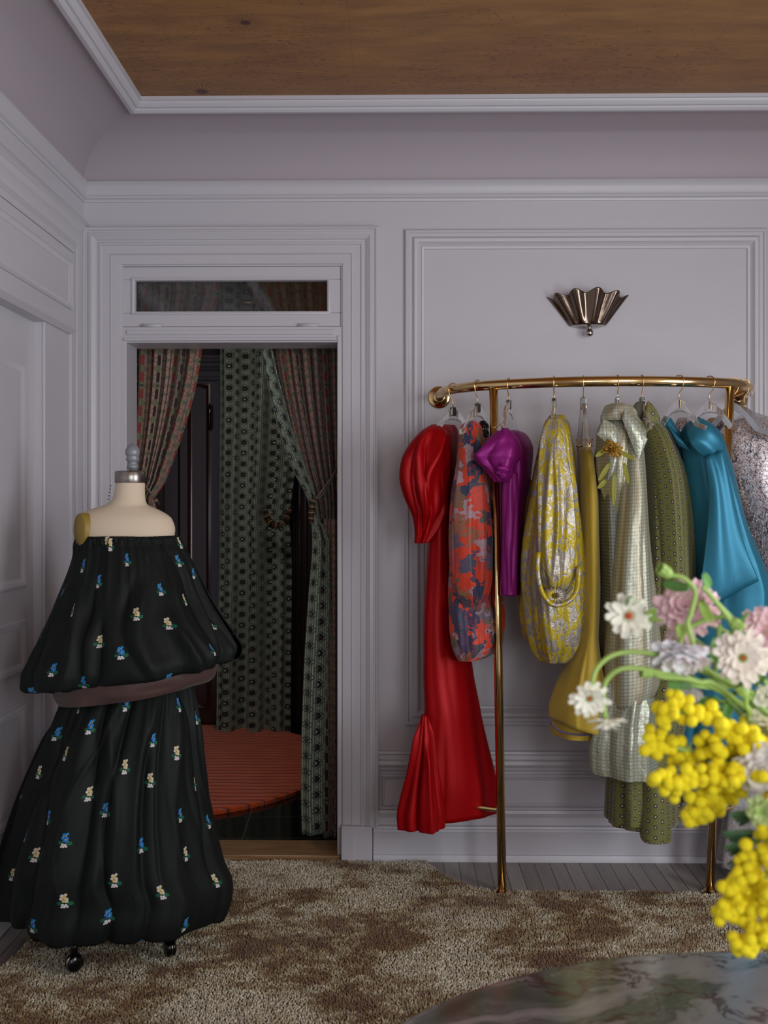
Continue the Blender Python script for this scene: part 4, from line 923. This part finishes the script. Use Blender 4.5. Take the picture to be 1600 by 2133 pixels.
for k in range(5):
    a = math.radians(-103.5+72*k); e = Vector((cx_+.245*math.cos(a), cy_+.245*math.sin(a), .10)); 
    if k == 0: pass
    G().tube([(cx_, cy_, .15), Vector((cx_, cy_, .13)).lerp(e, .5)+Vector((0,0,.02)), e, e+Vector((0,0,-.022))], [.02, .016, .013, .011], 12).mk('leg', blackp, form)
    w_ = G().lathe([(.006, -.016), (.024, -.014), (.027, -.008), (.027, -.004), (.018, -.002), (.018, .002), (.027, .004), (.027, .008), (.024, .014), (.006, .016)], e+Vector((0,0,-.050)), 24, (math.cos(a+1.1), math.sin(a+1.1), 0)).mk('caster', blackp, form)
    G().lathe([(.0275, -.0012), (.0277, 0), (.0275, .0012)], e+Vector((0,0,-.050)), 24, (math.cos(a+1.1), math.sin(a+1.1), 0)).mk('caster_rim', nickel, w_)
# skirt and top: two garments worn on the form
sk = thing('black_skirt', (cx_, cy_, .11), 'long full black taffeta skirt embroidered with flower sprigs, on the dress form', 'skirt')
loft('skirt_body', [(1405,158,395,.12),(1440,142,404,.16),(1500,118,412,.20),(1600,80,424,.24),(1700,46,438,.27),(1780,22,452,.29),(1825,12,470,.285),(1860,5,468,.29),(1886,3,460,.285),(1893,5,456,.28)], taffeta, sk, YM+.03, [(6,.004,0,.4,0)], seed=41, M_=340, N=160, a0=.6, pw=.6, urep=.34, tilt=-.016, nz=.003, hemf=.25, drape=[(9,.024,.14,(-.2,.05),(1.3,1.4)),(8,-.030,.075,(-.2,.15),(1.3,1.4)),(14,.008,.04,(-.2,.0),(.3,.9))])
tp = thing('black_bubble_top', (cx_, cy_, .85), 'strapless black embroidered top with gathered neckline and puffed bubble hem, on the dress form', 'top')
NL = [(1119,163,374,.125,.01),(1130,159,378,.130,.01),(1150,156,386,.138,.005),(1200,138,408,.165),(1260,110,434,.20),(1310,80,462,.235),(1352,58,488,.250),(1378,46,500,.256),(1396,44,496,.25),(1404,54,484,.235),(1402,74,460,.21),(1392,100,430,.18),(1380,140,390,.14)]
loft('bubble_body', NL, taffeta, tp, YM+.02, [(5,.006,.5,.6,0)], seed=42, M_=400, N=170, a0=.5, pw=.8, urep=.32, tilt=.060, nz=.006, hemf=.9, cap=False, drape=[(26,.006,.035,(-.3,-.2),(.05,.25)),(9,.026,.14,(.05,.35),(1.3,1.4)),(8,-.030,.07,(.1,.5),(.7,1.4)),(10,.018,.08,(.66,.8),(1.3,1.4)),(6,-.022,.05,(.7,.85),(1.3,1.4))])
loft('gathered_band', [(1116,166,370,.122,.01),(1119,163,373,.126,.01),(1128,162,375,.128,.01),(1133,163,374,.126,.01)], taffeta, tp, YM+.02, [(70,.0022,0,0,1),(43,.0018,1,0,0)], seed=43, M_=420, N=16, a0=1., urep=.2, cap=False)
loft('lining_band', [(1370,112,452,.20),(1400,112,450,.205),(1428,122,440,.20),(1442,132,428,.19)], brown, tp, YM+.0, [(5,.008,0,.5,0),(9,.004,0,.5,1)], seed=44, tilt=.035, cap=False)

# ------------------------------------------------------------------ wall sconce
sc = thing('wall_sconce', (WX(1224,YW), YW, pz(682,1224)), 'fluted dark metal fan shaped wall lamp above the brass rail', 'wall lamp')
V = []; N_ = 26; M_ = 160
zb, zt = pz(680,1224), pz(613,1224); xc = WX(1224, YW)
for i in range(N_):
    s = i/(N_-1)
    for k in range(M_+1):
        a = PI*k/M_; r = .072+.082*s; fl = .011*s**.6*math.cos(a*11-PI)*(1 if s > .08 else s/.08)
        rx = r+fl; ry = (.050+.040*s)+fl
        z = zb+(zt-zb)*s+ (s**2)*.008*math.cos(a*11-PI)-s*s*.020*abs(math.cos(a))**2
        V.append((xc+rx*math.cos(a), YW-.004-ry*math.sin(a), z))
W1 = M_+1; Fc = [(i*W1+k, i*W1+k+1, (i+1)*W1+k+1, (i+1)*W1+k) for i in range(N_-1) for k in range(M_)]
mk('fluted_shade', V, Fc, bronze, sc, solid=.002)
V = [(xc+(.072*(1-j/6*.9)+.0)*math.cos(PI*k/60), YW-.004-.050*(1-j/6*.9)*math.sin(PI*k/60), zb-.012*math.sin(j/6*PI/2)) for j in range(7) for k in range(61)]
mk('bottom_cup', V, [(j*61+k, (j+1)*61+k, (j+1)*61+k+1, j*61+k+1) for j in range(6) for k in range(60)], nickel, sc)
G().lathe([(.010, .0), (.009, -.006), (.006, -.008), (.010, -.011), (.0145, -.017), (.0155, -.024), (.0145, -.031), (.009, -.037), (.001, -.039)], (xc, YW-.045, zb-.010), 24).mk('ball_finial', nickel, sc)
G().box(xc-.05, xc+.05, YW-.01, YW, zb, zt-.02).mk('backplate', bronze, sc, smooth=False, bevel=.003)

# ------------------------------------------------------------------ marble table
tc = (.50, .936); TR = .664; TZ = .75
tbl = thing('round_table', (tc[0], tc[1], 0), 'round grey green marble table in the foreground', 'table')
G().lathe([(TR-.06, TZ-.034), (TR-.006, TZ-.03), (TR, TZ-.022), (TR, TZ-.006), (TR-.004, TZ-.001), (TR-.010, TZ), (.001, TZ)], (tc[0], tc[1], 0), 160).mk('tabletop', mar, tbl)
G().lathe([(.26, 0), (.26, .03), (.12, .06), (.09, .2), (.09, .5), (.14, .66), (.22, .716)], (tc[0], tc[1], 0), 48).mk('pedestal', mar, tbl)
# vase and bouquet
vx, vy = .70, 1.18
vase = thing('vase', (vx, vy, TZ), 'round ceramic vase holding the bouquet on the marble table', 'vase')
G().lathe([(.05, 0), (.075, .01), (.105, .06), (.11, .11), (.09, .17), (.065, .21), (.07, .235), (.062, .235), (.055, .2)], (vx, vy, TZ), 40).mk('body', M('glazed_ceramic', C(176,168,158), .3), vase)
pet_w = M('cream_petal', C(248,246,228), .6); pet_p = M('pink_petal', C(252,214,220), .6); 
u_pic = M('white_petal_magenta_edge', rough=.6); u, v = u_pic.uv(); u_pic.col(u_pic.mix(v.sm(.93, 1.02), C(252,248,248), C(160,30,105)))
stemg = M('flower_stem', C(158,190,96), .5); leafg = M('leaf_green', C(96,148,66), .5); cen = M('orange_centre', C(190,84,30), .7); cenp = M('green_centre', C(150,172,90), .6)
yel = M('mimosa_yellow', C(252,230,26), .85); yel.pos(); yel.bump(yel.noise(yel._obv, 600, 2), .6, .003)
darkg = M('mimosa_leaf', C(52,92,48), .6)
def petalmesh(g, c, ax, up, L, Wd, curl, cup, n=8, m=6, notch=False):
    ax = Vector(ax).normalized(); up = Vector(up).normalized(); sd = ax.cross(up)
    if sd.length < 1e-3: sd = ax.orthogonal()
    sd.normalize(); up = sd.cross(ax); V = []
    for i in range(n+1):
        s = i/n; wd = Wd*(math.sin(PI*(.08+.78*s))**.8)
        for j in range(m+1):
            q = j/m*2-1; V.append(Vector(c)+ax*(L*(s-(.06 if notch and i == n and j % 2 else 0)))+sd*(wd*q/2)+up*(curl*L*s*s+cup*Wd*(q*q)))
    k = m+1; b0 = len(g.v); g.add(V, [(i*k+j, (i+1)*k+j, (i+1)*k+j+1, i*k+j+1) for i in range(n) for j in range(m)])
    g.uv += [(j/m, i/n) for i in range(n+1) for j in range(m+1)]
def flower(name, px, py, Y, size, label, mat, face, layers, npet, pw, curls, centre=cen, cr=.10, group=None, stem_to=None, cat='flower', notch=False):
    c = W(px, py, Y); r = size/2/F*Y
    t = thing(name, c, label, cat, group or 'flowers in the bouquet')
    face = Vector(face).normalized(); a = face.orthogonal().normalized(); b = face.cross(a)
    g = G(); g.uv = []
    for l in range(layers):
        k_ = npet[l] if isinstance(npet, (list, tuple)) else npet; cu = curls[l]; Ls = r*(1-.14*l)
        for k in range(k_):
            th = 2*PI*(k+.5*(l % 2))/k_+rng.uniform(-.12, .12); dv = a*math.cos(th)+b*math.sin(th)
            ax = dv*math.cos(cu)+face*math.sin(cu)
            petalmesh(g, c+dv*r*.05, ax, face, Ls*rng.uniform(.86, 1.08), r*pw*rng.uniform(.85, 1.1), rng.uniform(-.12, .18), .18, notch=notch)
    mk('petals', g.v, g.f, mat, t, uv=g.uv, solid=.0006)
    if centre: G().sphere(c+face*r*.12, r*cr, 14, 10).mk('centre', centre, t)
    if centre is cen:
        g = G()
        for k in range(18):
            th = 2*PI*k/18; g.sphere(c+face*r*.14+(a*math.cos(th)+b*math.sin(th))*r*cr*1.5, r*.035, 6, 5)
        g.mk('stamens', cenp, t)
    stem = stem_to or [c-face*r*.3, c.lerp(Vector((vx, vy, 1.05)), .5)+Vector((0,.02,.02)), Vector((vx+rng.uniform(-.03,.03), vy+rng.uniform(-.03,.03), .93))]
    P = cr_spline([tuple(c-face*r*.05)]+[tuple(s_) for s_ in stem], 8)
    G().tube(P, .0028, 8).mk('stem', stemg, t)
    return t
VB = Vector((vx, vy, .93))
cr1 = [0, .35, .8]
flower('daisy_bloom', 1310, 1283, 1.22, 98, 'white spiky flower with orange centre in front of the check dress', pet_w, (-.2,-1,.15), 2, [10, 7], .42, [.15, .45], cen, .16, stem_to=[W(1335,1280,1.25), W(1400,1305,1.25), W(1480,1360,1.24), W(1600,1500,1.22), VB])
flower('ranunculus_bloom', 1428, 1268, 1.25, 140, 'large pale pink fluffy flower in front of the blue gown', pet_p, (-.35,-.8,.5), 5, [14, 14, 12, 10, 8], .40, [-.3, .1, .4, .75, 1.1], None)
flower('ranunculus_bloom', 1416, 1362, 1.18, 128, 'white flower with magenta edged petals seen from the side', u_pic, (-.15,-.55,-.8), 4, [11, 10, 9, 7], .62, [-.05, .25, .55, .95], cenp, .1, notch=True, stem_to=[W(1418,1335,1.20), W(1440,1305,1.22), W(1500,1285,1.22), W(1540,1310,1.22), W(1640,1480,1.2), VB])
flower('daisy_bloom', 1228, 1453, 1.14, 82, 'left of the two small white flowers drooping before the mustard skirt hem', pet_w, (-.1,-.9,-.35), 2, [11, 9], .40, [.15, .5], cen, .12, stem_to=[W(1232,1428,1.15), W(1245,1390,1.16), W(1285,1362,1.17), W(1360,1362,1.18), W(1480,1400,1.2), W(1640,1520,1.2), VB])
flower('daisy_bloom', 1262, 1498, 1.16, 78, 'right of the two small white flowers, pointing downward', pet_w, (.05,-.3,-1), 2, [11, 8], .36, [.1, .6], cenp, .16, stem_to=[W(1258,1470,1.16), W(1262,1420,1.17), W(1300,1392,1.17), W(1370,1400,1.18), W(1480,1430,1.2), W(1640,1540,1.2), VB])
flower('daisy_bloom', 1546, 1370, 1.16, 118, 'large cream open flower with orange centre at the right edge', M('warm_cream_petal', C(250,240,226), .6), (-.15,-1,.1), 3, [14, 13, 10], .36, [.05, .3, .6], cen, .09)
flower('ranunculus_bloom', 1592, 1318, 1.26, 110, 'pale pink flower cut by the right edge above the cream one', pet_p, (-.4,-.9,.3), 4, [12, 11, 10, 8], .45, [-.1, .2, .5, .9], None)
flower('ranunculus_bloom', 1428, 1452, 1.27, 76, 'small white and pink flower below the magenta edged one', u_pic, (-.4,-.8,-.3), 3, [9, 8, 6], .6, [0, .4, .8], None)
flower('ranunculus_bloom', 1600, 1450, 1.2, 60, 'small round white flower bud cut by the right edge', pet_w, (-.6,-.8,.1), 4, [7, 7, 6, 5], .9, [.5, .8, 1.1, 1.3], None)
flower('ranunculus_bloom', 1596, 1605, 1.15, 120, 'white frilly flower at the right edge among the yellow mimosa', M('white_petal', C(246,240,234), .6), (-.5,-.8,-.1), 5, [9, 9, 8, 7, 6], .7, [0, .3, .6, .9, 1.2], None)
flower('daisy_bloom', 1590, 1508, 1.19, 90, 'white drooping flower at the right edge above the mimosa', pet_w, (-.5,-.6,-.7), 3, [9, 8, 7], .5, [0, .3, .6], cenp, .12)
flower('daisy_bloom', 1590, 1692, 1.1, 70, 'greenish white flower at the right edge below the frilly one', M('lime_petal', C(196,216,140), .6), (-.5,-.8,.1), 3, [9, 8, 7], .5, [0, .3, .6], cenp, .14)
flower('ranunculus_bloom', 1548, 1650, 1.3, 60, 'small white petals showing between the mimosa and the silver skirt', M('pale_blue_petal', C(206,206,214), .6), (-.6,-.8,.1), 2, [7, 6], .7, [.1, .5], None)
# buds
def bud(px, py, Y, size, label, pts, up=(0,-.3,1)):
    c = W(px, py, Y); r = size/2/F*Y; t = thing('flower_bud', c, label, 'flower bud', 'green buds in the bouquet'); g = G(); g.uv = []
    up = Vector(up).normalized(); a = up.orthogonal().normalized(); b = up.cross(a)
    for k in range(9):
        th = 2*PI*k/9; dv = a*math.cos(th)+b*math.sin(th); petalmesh(g, c+dv*r*.3-up*r*.8, up+dv*.45, dv, r*1.9, r*.7, -.25, .1)
    mk('sepals', g.v, g.f, stemg, t, uv=g.uv, solid=.0006); G().sphere(c, r*.72, 14, 10, (1,1,1.1)).mk('bud_core', stemg, t)
    G().tube(cr_spline([tuple(c-up*r*.7)]+[tuple(p) for p in pts], 8), .0030, 8).mk('stem', stemg, t)
bud(1388, 1192, 1.2, 34, 'green flower bud, topmost of the bouquet', [W(1425,1205,1.2), W(1448,1232,1.2), W(1440,1275,1.2), W(1435,1310,1.2), W(1480,1400,1.2), W(1640,1500,1.2), VB], (-1,-.3,.6))
bud(1532, 1300, 1.2, 34, 'green bud with leaves right of the pink flower', [W(1520,1290,1.2), W(1480,1240,1.2), W(1462,1222,1.2)], (.7,-.3,-.6))
bud(1350, 1401, 1.18, 30, 'small green bud left of the white magenta edged flower', [W(1380,1410,1.18), W(1450,1420,1.19), W(1560,1480,1.2), VB], (-1,-.2,.1))
bud(1548, 1440, 1.17, 34, 'green bud above the mimosa near the right edge', [W(1560,1480,1.18), W(1620,1560,1.19), VB], (-.5,-.2,.8))
# leaves
fo = thing('foliage_sprig', W(1500, 1420, 1.2), 'narrow green leaves between the flowers of the bouquet', 'leaves')
LV = [((1560,1425),(1430,1425)),((1530,1440),(1500,1510)),((1400,1420),(1410,1495)),((1460,1250),(1478,1300)),((1380,1215),(1440,1230)),((1470,1420),(1380,1430)),((1530,1470),(1460,1500)),((1550,1420),(1600,1405)),((1490,1330),(1480,1390)),((1520,1320),(1560,1330)),((1440,1480),(1500,1450)),((1310,1262),(1303,1240)),((1345,1300),(1362,1262)),((1480,1222),(1455,1195)),((1540,1300),(1548,1268)),((1420,1300),(1412,1330)),((1560,1460),(1575,1560)),((1545,1460),(1570,1540))]
for i, (a_, b_) in enumerate(LV):
    A_ = W(a_[0], a_[1], 1.22+.01*(i % 3)); B_ = W(b_[0], b_[1], 1.2); g = G(); g.uv = []; petalmesh(g, A_, B_-A_, (0,-1,.2), (B_-A_).length, .013, .12, .15); mk('leaf', g.v, g.f, leafg if i % 3 else stemg, fo, uv=g.uv, solid=.0006)
for pts in ([(1462,1222),(1500,1262),(1535,1300),(1560,1350),(1620,1480)], [(1440,1390),(1490,1410),(1560,1440),(1640,1500)], [(1500,1300),(1495,1360),(1500,1430),(1600,1540)]):
    G().tube(cr_spline([tuple(W(a, b, 1.215)) for a, b in pts]+[tuple(VB)], 8), .0026, 8).mk('stem', stemg, fo)
# mimosa branches
bm = G().sphere((0,0,0), 1., 16, 11); 
me0 = bpy.data.meshes.new('blossom'); me0.from_pydata([tuple(v) for v in bm.v], [], bm.f); me0.polygons.foreach_set('use_smooth', [True]*len(me0.polygons)); me0.materials.append(yel.m)
def mimosa(path, Y, label, spread, per, dens, seed, taper=.4):
    r = np.random.RandomState(seed); P = cr_spline([tuple(W(a, b, Y)) for a, b in path], 12)
    t = thing('mimosa_branch', Vector(P[0]), label, 'flower branch', 'mimosa branches in the bouquet')
    G().tube(P, .0022, 8).mk('stem', stemg, t); tw = G(); n = 0
    nseg = len(P)
    for i in np.linspace(0, nseg-1, dens).astype(int):
        base = Vector(P[i]); 
        for q in range(per):
            s = spread*(1-taper*i/nseg)/F*Y
            offv = Vector((r.normal(0, .55)*s, r.normal(0, .5)*s, r.normal(0, .55)*s)); p = base+offv
            if p.x < WX(1330, Y): continue
            n += 1
            if n > 98: break
            o = bpy.data.objects.new('blossom', me0); COL.objects.link(o); o.parent = t; o.location = p-Vector(P[0]); k = r.uniform(10.5, 14)/F*Y; o.scale = (k, k, k)
            tw.tube([base, base.lerp(p, .5)+Vector((0,0,.003)), p], .0008, 5)
    tw.mk('twigs', stemg, t)
mimosa([(1640,1600),(1560,1540),(1480,1500),(1400,1480),(1390,1478)], 1.16, 'yellow mimosa branch, uppermost, reaching left over the check dress', 34, 4, 20, 1)
mimosa([(1650,1640),(1560,1600),(1470,1570),(1390,1555),(1350,1545)], 1.19, 'yellow mimosa branch pointing left before the olive dress', 34, 4, 20, 2)
mimosa([(1650,1660),(1570,1620),(1500,1620),(1440,1620),(1400,1640),(1370,1625)], 1.15, 'yellow mimosa branch drooping over the teal gown hem', 32, 4, 20, 3)
mimosa([(1660,1620),(1580,1560),(1500,1540),(1500,1620),(1450,1690),(1440,1705)], 1.17, 'dense yellow mimosa branch curving down in the middle of the cluster', 36, 4, 24, 4)
mimosa([(1650,1680),(1610,1720),(1570,1790),(1545,1830),(1520,1840)], 1.1, 'yellow mimosa branch hanging by the right edge above the rug', 34, 4, 18, 5)
mimosa([(1660,1700),(1620,1800),(1590,1870),(1540,1900),(1508,1905)], 1.09, 'yellow mimosa branch hanging lower right, its tip over the rug', 34, 4, 19, 6)
mimosa([(1660,1720),(1630,1850),(1600,1930),(1565,1965),(1550,1972)], 1.07, 'lowest hanging yellow mimosa branch, nearly touching the marble', 36, 4, 18, 7)
mimosa([(1660,1560),(1600,1540),(1560,1580),(1520,1640),(1490,1680)], 1.2, 'yellow mimosa branch by the right edge, behind the white frilly flower', 36, 4, 20, 8)
mimosa([(1660,1760),(1620,1800),(1580,1850),(1530,1880),(1520,1890)], 1.13, 'yellow mimosa branch hanging at the right edge, behind the lower two', 40, 4, 20, 9)
fr = thing('mimosa_foliage', W(1560, 1745, 1.12), 'feathery dark green mimosa leaves beside the right brass post', 'leaves')
for (a0_, b0_, n_) in (((1590,1730),(1500,1745),5), ((1595,1745),(1502,1775),5), ((1595,1760),(1512,1810),5), ((1590,1765),(1535,1830),5), ((1590,1690),(1515,1705),4)):
    for k in range(n_):
        A_ = W(a0_[0]-k*6, a0_[1]+k*3, 1.13); B_ = W(b0_[0]+k*9, b0_[1]+k*7-8, 1.12+.008*k); g = G(); g.uv = []; petalmesh(g, A_, B_-A_, (0,-1,.4), (B_-A_).length, .0055, .08, .1); mk('leaflet', g.v, g.f, darkg, fr, uv=g.uv, solid=.0005)
